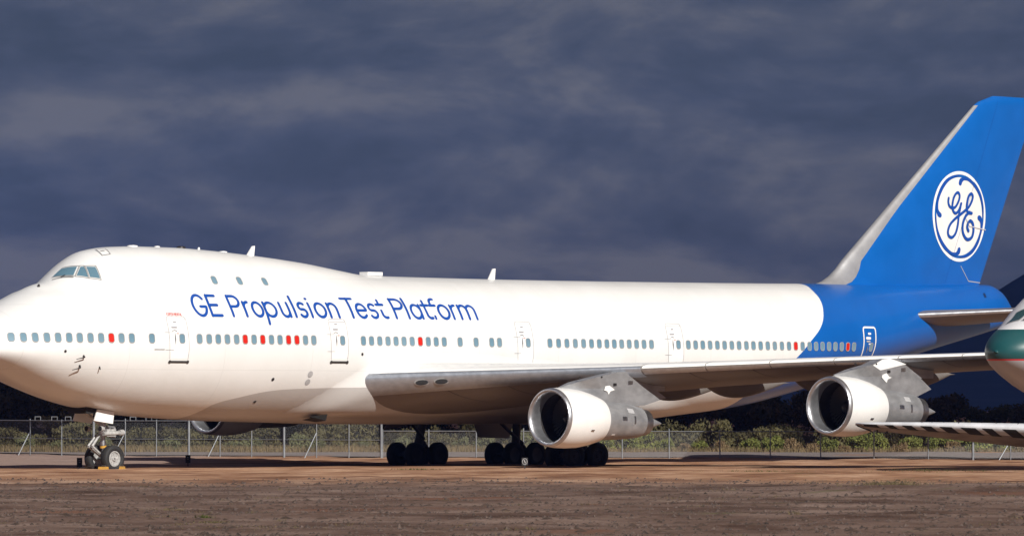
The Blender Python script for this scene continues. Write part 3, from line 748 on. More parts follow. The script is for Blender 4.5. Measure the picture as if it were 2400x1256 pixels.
def t_s(X): return float(np.interp(X, [70, 700, 1500, 2365], [10.046, 14.481, 20.415, 27.077]))
for k, g in enumerate(G):
    Q = [(t_s(x), 1.0+y*.98+(x-70)*2e-5) for x, y in g]
    if len(Q) == 2: Q = [tuple(np.array(Q[0])*(1-u)+np.array(Q[1])*u) for u in np.linspace(0, 1, 9)]
    Vv, A, Ff = ribbon(Q, .132)
    cx_ = sum(q[0] for q in g)/len(g); li = min(range(len(LET)), key=lambda i: abs(LET[i][1]-cx_))
    LOB.setdefault(li, MB()).add([skin(p[0], p[1], .010+.0025*(k % 6)+.002*a) for p, a in zip(Vv, A)], Ff)
for li in sorted(LOB): P('letter', LOB[li], M_BLUEL)['label'] = 'blue painted letter '+LET[li][0]
# small red word above the first door and registration beside the last door, in thin strokes
SEG = {'E': [[(1, 1), (0, 1), (0, 0), (1, 0)], [(0, .5), (.8, .5)]], 'X': [[(0, 0), (1, 1)], [(0, 1), (1, 0)]], 'P': [[(0, 0), (0, 1), (1, 1), (1, .5), (0, .5)]], 'R': [[(0, 0), (0, 1), (1, 1), (1, .5), (0, .5)], [(.4, .5), (1, 0)]],
       'I': [[(.5, 0), (.5, 1)]], 'M': [[(0, 0), (0, 1), (.5, .4), (1, 1), (1, 0)]], 'N': [[(0, 0), (0, 1), (1, 0), (1, 1)]], 'T': [[(.5, 0), (.5, 1)], [(0, 1), (1, 1)]], 'A': [[(0, 0), (.5, 1), (1, 0)], [(.2, .4), (.8, .4)]], 'L': [[(0, 1), (0, 0), (1, 0)]],
       '7': [[(0, 1), (1, 1), (.4, 0)]], '4': [[(.8, 0), (.8, 1), (0, .35), (1, .35)]], 'G': [[(1, .85), (.5, 1), (0, .7), (0, .3), (.5, 0), (1, .2), (1, .5), (.6, .5)]]}
def word(txt, s0, t0, w_, h_, gap, wd, m, name, off=.012):
    mb = MB(); q = 0
    for i, ch in enumerate(txt):
        for stg in SEG[ch]:
            q += 1
            pts = [(s0+i*(w_+gap)+x*w_, t0+y*h_) for x, y in stg]
            for a, b in zip(pts[:-1], pts[1:]):
                Vv, A, Ff = ribbon([a, tuple((np.array(a)+b)/2), b], wd, False); q += 1
                mb.add([skin(p[0], p[1], off+.0015*(q % 7)) for p in Vv], Ff)
    o = mb.obj(name, m, AIR); o['label'] = 'lettering reading '+txt; return o
word('EXPERIMENTAL', 8.70, .985, .047, .125, .022, .013, M_RED, 'marking')
word('N747GE', 50.42, -1.38, .20, .40, .09, .07, M_WHITE, 'registration')

# ---- probes, ports, aerials ----
for (s, t), (s2, t2) in (((4.27, -.747), (3.85, -.844)), ((4.198, -1.168), (3.83, -1.29))):
    a, b = Vector(skin(s, t, 0)), Vector(skin(s-.03, t-.03, .14)); c = Vector(skin(s2, t2, .16))
    MB().tube(a, b, .045, .03).tube(b, c, .024, .012).obj('pitot_probe', M_DARKM, AIR)
MB().tube(skin(5.169, -1.209, 0), skin(5.12, -1.25, .16), .03, .02).obj('drain_mast', M_DARKM, AIR)
MB().tube(skin(3.78, 3.127, 0), skin(3.80, 3.15, .10), .06, .04).obj('sensor', M_DARKM, AIR)
for s, t, r, m in ((3.382, -.563, .055, M_DARKM), (14.65, -1.709, .075, M_DARKM), (19.67, -.577, .06, M_DARKM), (14.29, -2.892, .075, M_DARKM), (16.755, -1.468, .12, M_GREYP), (16.742, -1.83, .12, M_GREYP)):
    d = skin_disc('skin_port', s, t, r, m); skin_disc('port_rim', s, t, r*1.22, M_SEAM, d, .009)
skin_line('static_vent', [(7.80, -.456), (8.31, -.453)], .03, M_DULL, off=.02)
d = skin_poly('tail_hatch', [(64.86, 2.60), (65.06, 2.56), (65.10, 2.80), (64.90, 2.84)], mat('dark_blue_panel', (.004, .02, .08), .5)); 
def blade(pts, th, m, name='blade_aerial'): return MB().prism(pts, -th/2, th/2).obj(name, m, AIR, smooth=False)
blade([(15.9, 8.94), (16.27, 9.39), (16.40, 9.40), (16.34, 8.90)], .07, M_WHITE); blade([(30.8, 8.18), (31.12, 8.69), (31.27, 8.70), (31.22, 8.16)], .07, M_WHITE)
MB().box((23.45, 0, 8.33), (.92, .5, .16)).obj('aerial_housing', M_WHITE, AIR, smooth=False)
for s, r, h_, m in ((9.33, .22, .05, M_WHITE), (10.74, .12, .05, M_WHITE), (12.11, .19, .09, M_DARKM), (13.14, .05, .10, M_WHITE), (14.54, .18, .05, M_WHITE)):
    MB().lathe([(f_top(s)-.05, r*1.1), (f_top(s)+h_*.6, r), (f_top(s)+h_, r*.5), (f_top(s)+h_+.003, .005)], 16, 'z', (s, 0, 0)).obj('roof_fitting', m, AIR)

# ---- landing gear ----
def tyre_prof(R_, wd): 
    h = wd/2; return [(-h*.55, R_*.56), (-h*.9, R_*.62), (-h, R_*.76), (-h*.92, R_*.9), (-h*.66, R_*.985), (0, R_), (h*.66, R_*.985), (h*.92, R_*.9), (h, R_*.76), (h*.9, R_*.62), (h*.55, R_*.56)]
def mk_tyre(R_, wd): b = MB().lathe(tyre_prof(R_, wd), 36, 'y', close=True); me = mesh(b.v, b.f); me.materials.append(M_RUB); return me
def mk_rim(R_, wd, m):
    h = wd/2; b = MB().lathe([(-h*.75, .03), (-h*.72, R_*.16), (-h*.45, R_*.2), (-h*.42, R_*.44), (-h*.72, R_*.50), (-h*.66, R_*.585), (h*.66, R_*.585), (h*.5, R_*.3), (h*.5, .03)], 24, 'y')
    for k in range(8):
        a = 2*math.pi*k/8; b.tube((R_*.33*math.cos(a), -h*.44, R_*.33*math.sin(a)), (R_*.33*math.cos(a), -h*.55, R_*.33*math.sin(a)), .022, n=6)
    me = mesh(b.v, b.f, True, 40); me.materials.append(m); return me
M_STRUT = mat('gear_white_enamel', (.36, .36, .355), .4, var=.3, vscale=8)
T_ME = mk_tyre(.56, .40); R_ME = mk_rim(.56, .40, M_STRUT); R_MEd = mk_rim(.56, .40, M_DARKM)
def wheel(parent, s, y, z, rim):
    for nm, me in (('tyre', T_ME), ('wheel_rim', rim)): put(nm, me, Matrix.Translation((s, y, z)) @ (Matrix.Rotation(math.pi, 4, 'Z') if y > 0 and nm == 'wheel_rim' else Matrix()), parent)
ng = MB().tube((7.6, 0, 2.6), (7.68, 0, 1.45), .15, n=16).tube((7.68, 0, 1.5), (7.76, 0, .45), .095, n=16).tube((7.68, 0, 1.15), (7.69, 0, .98), .135, n=16)
ng.tube((7.77, -.34, .45), (7.77, .34, .45), .07)
NG = P('nose_gear', ng, M_METAL)
for y in (-.12, .12): MB().tube((7.42, y*.8, 1.42), (6.98, y, .95), .045, .055).tube((6.98, y, .95), (7.62, y*.7, .52), .055, .045).obj('torque_link', M_STRUT, NG)
MB().tube((7.69, 0, .97), (7.705, 0, .88), .14, n=16).obj('ochre_band', M_OCHRE, NG)
MB().tube((7.4, -.34, 1.45), (8.35, -.34, 1.5), .085, n=14).tube((8.3, -.34, 1.5), (8.5, -.34, 1.51), .125, n=14).box((7.85, -.2, 1.5), (.5, .3, .3)).obj('steering_cylinder', M_STRUT, NG)
MB().tube((7.9, .1, 1.75), (8.05, -.3, 1.72), .05).tube((8.05, -.3, 1.72), (8.1, -.3, 1.45), .05).tube((7.5, -.25, 1.68), (7.85, -.25, 1.68), .04).tube((7.55, -.2, 1.38), (8.2, -.2, 1.32), .03).obj('hydraulic_line', M_DULL, NG)
for y in (-.42, .42):
    l = MB().tube((7.34, y, 1.66), (7.14, y, 1.67), .09, .125, 20).obj('taxi_light', M_STRUT, NG); MB().tube((7.15, y, 1.67), (7.128, y, 1.67), .105, n=20).obj('light_glass', M_BLACK, l)
wheel(NG, 7.77, -.49, .43, R_ME); wheel(NG, 7.77, .49, .43, R_ME)
MB().tube((6.6, 0, 2.4), (7.6, 0, 1.8), .07).obj('drag_brace', M_STRUT, NG)
gd = MB().prism([(6.78, 2.47), (7.72, 2.36), (7.64, 1.87), (6.60, 2.0)], -.66, -.61).obj('nose_gear_door', M_WHITE, AIR, smooth=False)
MB().prism([(6.78, 2.5), (7.72, 2.38), (7.64, 1.87), (6.60, 2.0)], .61, .66).obj('nose_gear_door', M_WHITE, AIR, smooth=False)
MB().box((6.7, 0, 2.42), (.9, 1.1, .25)).obj('wheel_well', M_BLACK, AIR, smooth=False)
def truck(s, y, top, lean):
    b = MB().tube((s+lean, y*.92, top), (s, y, .75), .19, n=16).tube((s, y, .95), (s, y, .42), .13, n=14).box((s, y, .45), (1.75, .22, .22))
    for a in (-.735, .735): b.tube((s+a, y-.55, .43), (s+a, y+.55, .43), .08)
    g = P('main_gear', b, M_DARKM)
    for a in (-.735, .735):
        for q in (-.56, .56): wheel(g, s+a, y+q, .43, R_MEd)
    MB().tube((s-.1, y*.9, 1.15), (s-1.7, y*.8, 2.1), .08).tube((s+.05, y, 1.05), (s+.55, y, .62), .05).tube((s, y, 1.25), (s+.5, y, .95), .06).tube((s+.5, y, .95), (s+.12, y, .5), .06).obj('brace', M_DARKM, g)
    return g
for y in (-4.72, 4.95): truck(31.42, y, 2.9, .25)
for y in (-1.9, 1.9): truck(34.6, y, 2.2, 0)
for y in (-1, 1):
    MB().prism([(32.9, 2.1), (35.6, 2.1), (35.3, 1.15), (33.3, 1.2)], y*2.95-.03, y*2.95+.03).obj('main_gear_door', M_UNDER, AIR, smooth=False)
    MB().add([(29.2, y*4.3, 2.2), (30.6, y*4.3, 2.1), (30.4, y*4.6, 1.75), (29.0, y*4.7, 1.55), (29.2, y*4.36, 2.2), (30.6, y*4.36, 2.1), (30.4, y*4.66, 1.75), (29.0, y*4.76, 1.55)], [(0, 1, 2, 3), (7, 6, 5, 4), (0, 4, 5, 1), (1, 5, 6, 2), (2, 6, 7, 3), (3, 7, 4, 0)]).obj('main_gear_door', M_UNDER, AIR, smooth=False)
# ram-air scoops under the belly
for s, y in ((17.9, -1.55), (17.1, -.5)):
    MB().add([(s, y-.28, 2.16), (s+.95, y-.40, 2.26), (s+.95, y-.30, 1.98), (s+.1, y-.2, 2.10), (s+.95, y+.3, 1.92), (s, y+.2, 2.02)], [(0, 1, 2, 3), (3, 2, 4, 5)]).obj('air_scoop', M_BLACK, AIR, smooth=False)

# ============================ ground ============================
def vnoise(x, y, seed=0):
    x = np.asarray(x, float); y = np.asarray(y, float)
    xi = np.floor(x).astype(np.int64); yi = np.floor(y).astype(np.int64); xf = x-xi; yf = y-yi
    def h(a, b):
        n = (a*374761393+b*668265263+seed*982451653) & 0x7fffffff; n = ((n ^ (n >> 13))*1274126177) & 0x7fffffff; return ((n ^ (n >> 16)) & 0xffff)/65535.
    u = xf*xf*(3-2*xf); v = yf*yf*(3-2*yf)
    return (h(xi, yi)*(1-u)+h(xi+1, yi)*u)*(1-v)+(h(xi, yi+1)*(1-u)+h(xi+1, yi+1)*u)*v-.5
def gheight(X, Z):
    X = np.asarray(X, float); Z = np.asarray(Z, float)
    near = np.clip((Z-70)/20, 0, 1)*np.clip((345-Z)/25, 0, 1)*np.clip((75-np.abs(X))/20, 0, 1)
    side = np.clip((X-4)/8, 0, 1)*np.clip((Z-120)/30, 0, 1)*np.clip((275-Z)/15, 0, 1)
    a = .11*vnoise(X/2.6, Z/2.2, 1)+.055*vnoise(X/1.1, Z/1.2, 2)+.08*vnoise(X/9, Z/6, 3)
    b = .17*vnoise(X/16, Z/3.2, 4)
    berm = .22*np.exp(-((Z-(172+.12*(X-12)+1.2*np.sin(X*.7)))/1.5)**2)*np.clip((X-8)/4, 0, 1)
    calm = 1-.75*np.exp(-((Z-246)/16)**2)
    return near*(a*calm+side*b*calm+berm)-.012
Zs = np.unique(np.concatenate([[-1500, -600, -200, 0, 40, 60], np.arange(70, 140, .6), np.arange(140, 300, .8), np.arange(300, 350, 2), np.array([360, 380, 420, 500, 700, 1100, 1800, 3000, 5000, 7400])]))
Xs = np.unique(np.concatenate([[-5600, -2000, -600, -200, -110], np.arange(-80, -46, 4), np.arange(-46, 46, .7), np.arange(46, 82, 4), [110, 200, 600, 2000, 5600]]))
GX, GZ = np.meshgrid(Xs, Zs); H = gheight(GX, GZ)
cam2 = np.array([CAM.x, CAM.y]); f2n = np.array([F2.x, F2.y]); r2n = np.array([RT.x, RT.y])
W = cam2+GZ[..., None]*f2n+GX[..., None]*r2n
V = np.concatenate([W, H[..., None]], -1).reshape(-1, 3); nx = len(Xs)
idx = np.arange(V.shape[0]).reshape(GX.shape)
Fc = np.stack([idx[:-1, :-1], idx[:-1, 1:], idx[1:, 1:], idx[1:, :-1]], -1).reshape(-1, 4)
def gmat():
    m = bpy.data.materials.new('desert_dirt'); m.use_nodes = True; t = m.node_tree; b = t.nodes['Principled BSDF']
    tcn = N(t, 'ShaderNodeTexCoord'); v = tcn.outputs['Object']; sp = N(t, 'ShaderNodeSeparateXYZ'); t.links.new(v, sp.inputs[0])
    # metres out from the viewing side, and across it
    Zo = mth(t, 'ADD', mth(t, 'MULTIPLY', mth(t, 'SUBTRACT', sp.outputs[0], CAM.x), F2.x), mth(t, 'MULTIPLY', mth(t, 'SUBTRACT', sp.outputs[1], CAM.y), F2.y))
    Xo = mth(t, 'ADD', mth(t, 'MULTIPLY', mth(t, 'SUBTRACT', sp.outputs[0], CAM.x), RT.x), mth(t, 'MULTIPLY', mth(t, 'SUBTRACT', sp.outputs[1], CAM.y), RT.y))
    def noise(sc_, det=4.0, rg=.6, vec=v): n = N(t, 'ShaderNodeTexNoise', i_Scale=sc_, i_Detail=det, i_Roughness=rg); t.links.new(vec, n.inputs['Vector']); return n.outputs[0]
    nb, nm, nf, ns = noise(.035, 4), noise(.22, 7, .68), noise(2.2, 5, .7), noise(9, 3, .7)
    sand = ramp(t, nm, [(.36, (.15, .062, .030)), (.45, (.29, .150, .084)), (.54, (.42, .245, .148)), (.64, (.57, .37, .25))])
    sand = mix(t, mth(t, 'MULTIPLY', ramp(t, nf, [(.40, (0, 0, 0)), (.66, (1, 1, 1))]), .45), sand, (.22, .125, .08))
    grav = ramp(t, nm, [(.36, (.055, .028, .018)), (.45, (.118, .072, .054)), (.54, (.175, .116, .091)), (.63, (.24, .170, .138))])
    grav = mix(t, mth(t, 'MULTIPLY', ramp(t, ns, [(.50, (0, 0, 0)), (.62, (1, 1, 1))]), .6), grav, (.10, .07, .058))
    grav = mix(t, mth(t, 'MULTIPLY', ramp(t, ns, [(.30, (1, 1, 1)), (.40, (0, 0, 0))]), .5), grav, (.42, .38, .35))
    # reddish bare soil patches and faint green weeds
    red = ramp(t, noise(.09, 5, .65), [(.60, (0, 0, 0)), (.68, (1, 1, 1))])
    grav = mix(t, mth(t, 'MULTIPLY', red, .75), grav, (.16, .072, .042))
    falloff = mth(t, 'MINIMUM', 1.0, mth(t, 'MAXIMUM', 0.0, mth(t, 'ADD', mth(t, 'MULTIPLY', mth(t, 'ADD', mth(t, 'MULTIPLY', Xo, .9), mth(t, 'SUBTRACT', 112.0, Zo)), .022), mth(t, 'MULTIPLY_ADD', nm, 2.6, -1.25))))  # brightness falloff toward the near right, painted into the gravel colour
    grav = mix(t, mth(t, 'MULTIPLY', falloff, .7), grav, (.082, .042, .027))
    edge = mth(t, 'ADD', Zo, mth(t, 'MULTIPLY', mth(t, 'SUBTRACT', nb, .5), 26))
    edge = mth(t, 'ADD', edge, mth(t, 'MULTIPLY', mth(t, 'SUBTRACT', nm, .5), 20))
    gf = mth(t, 'SMOOTH_MIN', 1.0, mth(t, 'MAXIMUM', 0.0, mth(t, 'MULTIPLY', mth(t, 'SUBTRACT', edge, 184), .04)), .05)
    c = mix(t, gf, grav, sand)
    # grey compacted gravel at the far left
    lf = mth(t, 'MULTIPLY', mth(t, 'MINIMUM', 1.0, mth(t, 'MAXIMUM', 0.0, mth(t, 'MULTIPLY', mth(t, 'ADD', mth(t, 'MULTIPLY_ADD', nb, 8, -4), mth(t, 'SUBTRACT', -13.0, Xo)), .22))), mth(t, 'GREATER_THAN', Zo, 245))
    c = mix(t, mth(t, 'MULTIPLY', lf, .85), c, ramp(t, nf, [(.3, (.26, .19, .165)), (.7, (.33, .25, .22))]))
    wm_ = N(t, 'ShaderNodeMapping'); wm_.inputs['Rotation'].default_value = (0, 0, -math.pi/2+TH); wm_.inputs['Scale'].default_value = (.16, .5, 1); 
    wd_ = mth(t, 'MULTIPLY', ramp(t, noise(1.0, 5, .7, wm_.outputs[0]), [(.60, (0, 0, 0)), (.68, (1, 1, 1))]), mth(t, 'MULTIPLY', mth(t, 'GREATER_THAN', Xo, 2), mth(t, 'LESS_THAN', Zo, 262)))
    t.links.new(v, wm_.inputs[0])
    c = mix(t, mth(t, 'MULTIPLY', wd_, .6), c, (.075, .088, .022))
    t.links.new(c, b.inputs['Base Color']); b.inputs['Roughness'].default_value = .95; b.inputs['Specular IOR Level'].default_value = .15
    bn = N(t, 'ShaderNodeBump'); bn.inputs['Distance'].default_value = .05; bn.inputs['Strength'].default_value = .8
    t.links.new(mth(t, 'ADD', nf, mth(t, 'MULTIPLY', ns, .4)), bn.inputs['Height']); t.links.new(bn.outputs[0], b.inputs['Normal'])
    return m
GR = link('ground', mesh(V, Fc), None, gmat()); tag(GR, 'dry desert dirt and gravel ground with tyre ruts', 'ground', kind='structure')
def gz(X, Z): return float(gheight(X, Z))
def sheet(name, X0, X1, z0, z1, m, off, nx_=60, nz_=6):
    V = []; Fc = []
    for j in range(nz_+1):
        for i in range(nx_+1):
            X = X0+(X1-X0)*i/nx_; Z = z0(X)+(z1(X)-z0(X))*j/nz_; p = gp(X, Z, max(gz(X, Z), -.01)+off); V.append(p)
    for j in range(nz_):
        for i in range(nx_): a = j*(nx_+1)+i; Fc.append((a, a+1, a+nx_+2, a+nx_+1))
    return link(name, mesh(V, Fc), None, m)
fence_Z = _pchip([-60, -29, -24, -16, -7, 0, 8, 24, 60], [352, 318, 306, 299, 292, 289, 286, 283, 279])
M_ROAD = mat('road_gravel', (.215, .185, .175), .95, var=.2, vscale=1.5, spec=.1)
tag(sheet('service_road', -70, 70, lambda X: fence_Z(X)+5, lambda X: max(fence_Z(X)+16, 326)+.4*math.sin(X), M_ROAD, .035), 'pale grey gravel service road behind the fence', 'road', kind='structure')

# loose stones (uncountable)
mb = MB(); 
for k in range(16000):
    Z = 90+115*rng.random()**1.3; X = (rng.random()-.5)*2*Z*.105; r = .014+.055*rng.random()**4
    c = gp(X, Z, gz(X, Z)+r*.25); a = rng.random()*6.28; b = len(mb.v)
    for q in range(5): mb.v.append((c.x+r*math.cos(a+q*1.257)*rng.uniform(.8, 1.4), c.y+r*math.sin(a+q*1.257)*rng.uniform(.8, 1.4), c.z-r*.2))
    mb.v.append((c.x+rng.uniform(-.3, .3)*r, c.y, c.z+r*rng.uniform(.6, 1.0))); mb.f += [(b+q, b+(q+1) % 5, b+5) for q in range(5)]
STN = mb; mb2 = MB()
for k in range(2600):                                   # darker clods and scraps of dry plant
    Z = 92+105*rng.random()**1.2; X = (rng.random()-.5)*2*Z*.105; r = .03+.07*rng.random()**2.5
    c = gp(X, Z, gz(X, Z)); a = rng.random()*6.28; b = len(mb2.v)
    for q in range(6): mb2.v.append((c.x+r*2.2*math.cos(a+q*1.047)*rng.uniform(.6, 1.4), c.y+r*1.6*math.sin(a+q*1.047)*rng.uniform(.6, 1.4), c.z-.01))
    mb2.v.append((c.x, c.y, c.z+r*rng.uniform(.35, .7))); mb2.f += [(b+q, b+(q+1) % 6, b+6) for q in range(6)]
tag(mb2.obj('dirt_clods', mat('dark_clod', (.075, .045, .032), .95, c2=(.03, .018, .012), vscale=5), None, smooth=False), 'dark dirt clods strewn over the foreground gravel', 'clods', kind='stuff')
tag(mb.obj('loose_stones', mat('stone', (.115, .08, .066), .9, c2=(.018, .011, .008), vscale=7.0), None, smooth=False), 'small loose stones scattered over the gravel in front', 'stones', kind='stuff')

# ============================ plants ============================
def leaf_mat(name, c, c2): 
    m = mat(name, c, .75, c2=c2, vscale=1.4, spec=.15); return m
def quad_leaves(mb, c, rad, n, size, flat=.8, up_=.0):
    for _ in range(n):
        d = Vector(rng.normal(size=3)); d.normalize(); p = Vector(c)+Vector((d.x*rad[0], d.y*rad[1], d.z*rad[2]))*(rng.random()**.45)
        u = Vector(rng.normal(size=3)); u.z += up_; u.normalize(); v = u.orthogonal().normalized(); q = rng.random()*6.28
        v = v*math.cos(q)+u.cross(v)*math.sin(q); s = size*rng.uniform(.6, 1.4); b = len(mb.v)
        mb.v += [tuple(p-u*s), tuple(p+v*s*.45), tuple(p+u*s), tuple(p-v*s*.45)]; mb.f.append((b, b+1, b+2, b+3))
M_BARK = mat('bark', (.055, .042, .032), .9, var=.3, vscale=6)
def tree_proto(seed, Ht, Wd, leaf):
    global rng; rng = np.random.default_rng(seed)
    root = empty('mesquite_tree'); tr_ = MB(); cr = MB()
    stems = []
    for k in range(3):
        a = rng.random()*6.28; b = Vector((.12*math.cos(a), .12*math.sin(a), 0)); m_ = Vector((.5*Wd*.3*math.cos(a), .5*Wd*.3*math.sin(a), Ht*.35)); tr_.tube(b-Vector((0, 0, .1)), m_, .11, .07, 7)
        for q in range(3):
            a2 = a+rng.uniform(-1.2, 1.2); e = Vector((Wd*.36*math.cos(a2), Wd*.36*math.sin(a2), Ht*rng.uniform(.55, .85))); tr_.tube(m_, e, .06, .025, 6); stems.append(e)
    for e in stems: quad_leaves(cr, e, (Wd*.21, Wd*.21, Ht*.17), 190, .17)
    for k in range(9):
        a = rng.random()*6.28; r = Wd*.42*math.sqrt(rng.random()); quad_leaves(cr, (r*math.cos(a), r*math.sin(a), Ht*rng.uniform(.25, .8)), (Wd*.17, Wd*.17, Ht*.13), 130, .16)
    for k in range(7):
        a = rng.random()*6.28; quad_leaves(cr, (Wd*.4*math.cos(a), Wd*.4*math.sin(a), Ht*.13), (Wd*.2, Wd*.2, Ht*.13), 90, .16)
    tr_.obj('trunk', M_BARK, root); cr.obj('crown', leaf, root, smooth=False); return root
L_T = [leaf_mat('mesquite_leaf_%d' % i, c, d) for i, (c, d) in enumerate((((.095, .075, .040), (.05, .038, .022)), ((.11, .08, .048), (.055, .04, .025)), ((.085, .08, .036), (.042, .038, .018))))]
protos = [tree_proto(11+i, 4.2, 5.0, L_T[i % 3]) for i in range(5)]
rng = np.random.default_rng(99)
PLACES = ['far left under the nose of the white airliner', 'left behind the nose wheel', 'behind the left fence', 'behind the gear of the white airliner', 'beyond the near engine', 'under the blue tail', 'beyond the outer engine', 'far right beyond the green-nosed airliner']
k = 0
ORD = 'first second third fourth fifth sixth seventh eighth ninth tenth eleventh twelfth thirteenth fourteenth fifteenth sixteenth seventeenth'.split()
def scatter(protos, spots, group, labels, cat, jit=.15):
    used = set()
    for i, (X, Z, sc_) in enumerate(spots):
        pi = int(rng.integers(len(protos))); o = protos[pi]
        if pi in used: o = copy_tree(o)
        used.add(pi)
        o.location = gp(X, Z, gz(X, Z)-.03); o.rotation_euler = (0, 0, rng.random()*6.28); s = sc_*rng.uniform(1-jit, 1+jit); o.scale = (s*rng.uniform(.9, 1.1), s*rng.uniform(.9, 1.1), s)
        tag(o, labels if '%s' not in labels else labels % ORD[i], cat, group)
    for q, p in enumerate(protos):
        if q not in used:
            for ch in list(p.children): bpy.data.objects.remove(ch)
            bpy.data.objects.remove(p)
spots = [(X+rng.uniform(-1, 1), Z0+rng.uniform(-6, 6), s_) for Z0, s0_, st_ in ((372, .86, 3.2), (402, .95, 4.0), (440, 1.05, 5.0)) for X in np.arange(-46, 47, st_) for s_ in (s0_*float(np.interp(X, [-46, -28, 0, 25, 29, 32, 46], [1.1, 1.05, .95, .9, .9, .8, .72])),)]
scatter(protos, spots, 'dark trees beyond the fence', 'dark brownish green desert tree in the shaded belt beyond the fence', 'tree')
def shrub_proto(seed, leaf, name, Ht=1.0, Wd=1.7, n=1700, up_=1.2, size=.065):
    global rng; rng = np.random.default_rng(seed); root = empty(name); cr = MB(); stem = MB()
    for k in range(9):
        a = rng.random()*6.28; r = Wd*.36*math.sqrt(rng.random()); e = Vector((r*math.cos(a), r*math.sin(a), Ht*rng.uniform(.45, .8)*(1-.35*(r/Wd)))); stem.tube((r*.2*math.cos(a), r*.2*math.sin(a), -.05), e, .018, .008, 5)
        quad_leaves(cr, e, (Wd*.17, Wd*.17, Ht*.24), n//9, size, up_=up_); quad_leaves(cr, (e.x*1.1, e.y*1.1, Ht*.22), (Wd*.2, Wd*.2, Ht*.2), n//14, size, up_=up_)
    stem.obj('stem', M_BARK, root); cr.obj('foliage', leaf, root, smooth=False); return root
LG = [leaf_mat('shrub_green', (.20, .21, .055), (.085, .10, .027)), leaf_mat('shrub_sage', (.16, .165, .085), (.07, .075, .035)), leaf_mat('shrub_dry', (.25, .175, .095), (.11, .075, .04)), leaf_mat('shrub_dark', (.11, .10, .045), (.055, .048, .024))]
def fam(seed, li, nm, **k): return [shrub_proto(seed+i, LG[li], nm, **k) for i in range(3)]
R_ = random.Random(5)
scatter(fam(31, 0, 'green_shrub'), [(X+R_.uniform(-.5, .5), R_.uniform(329, 334), s_) for X, s_ in [(5.2, 1.0), (7.0, 1.15), (8.6, .95), (11.3, .85), (13.4, .9), (14.6, 1.15), (18.2, 1.0), (20.0, 1.2), (21.2, 1.25), (23.4, 1.0), (24.4, 1.1), (26.2, 1.2), (27.6, 1.3), (28.6, 1.15), (30.2, 1.1), (33, 1), (35, 1.1)]], 'green shrubs along the road', '%s leafy yellow-green shrub from the left along the far edge of the road', 'shrub')
scatter(fam(41, 2, 'dry_shrub', n=700), [(X+R_.uniform(-.4, .4), R_.uniform(327.5, 330), s_) for X, s_ in [(9.8, .7), (12.3, .7), (15.9, .85), (16.9, .75), (19.1, .6), (22.4, .8), (25.5, .7), (29.5, .75), (31.4, .8)]], 'dry shrubs along the road', '%s dry tan shrub from the left among the green ones at the road edge', 'shrub')
scatter(fam(51, 1, 'sage_shrub', n=700, Ht=.9), [(X+R_.uniform(-.6, .6), R_.uniform(334, 344), s_) for X, s_ in [(-29, 1.0), (-26.6, .8), (-24, 1.1), (-20.6, .9), (-17, .8), (-15.0, 1.0), (-12.6, 1.3), (-10.9, .9), (-8.6, .8), (-6.0, 1.1), (-3.4, .9), (-1.2, 1.2), (1.4, 1.5), (3.2, 1.1)]], 'sage shrubs behind the left fence', '%s grey-green sage shrub from the left in dry grass behind the taller fence', 'shrub')
scatter(fam(61, 3, 'dark_shrub', n=800), [(X+R_.uniform(-.7, .7), R_.uniform(340, 360), 1.5*R_.uniform(.8, 1.25)) for X in np.arange(-36, 37, 1.9)], 'dark scrub in front of the trees', 'dark low scrub bush at the foot of the shaded trees', 'shrub')
# dry grass (uncountable)
rng = np.random.default_rng(3); mb = MB()
def blades(mb, n, fX, fZ, h0, h1, wd=.02):
    for _ in range(n):
        X, Z = fX(), fZ(); c = gp(X, Z, max(gz(X, Z), -.02)); a = rng.random()*6.28; h = rng.uniform(h0, h1); d = Vector((math.cos(a), math.sin(a), 0)); l = Vector((rng.normal()*.25*h, rng.normal()*.25*h, h)); b = len(mb.v)
        mb.v += [tuple(c-d*wd), tuple(c+d*wd), tuple(c+l)]; mb.f.append((b, b+1, b+2))
blades(mb, 15000, lambda: rng.uniform(-36, 5), lambda: rng.uniform(327, 344), .10, .48, .03)
blades(mb, 5000, lambda: rng.uniform(5, 37), lambda: rng.uniform(327, 331), .12, .4, .03)
tag(mb.obj('dry_grass', mat('dry_grass', (.20, .15, .082), .85, c2=(.085, .068, .038), vscale=.6, spec=.1), None, smooth=False), 'tall dry tan grass behind the fence', 'grass', kind='stuff')
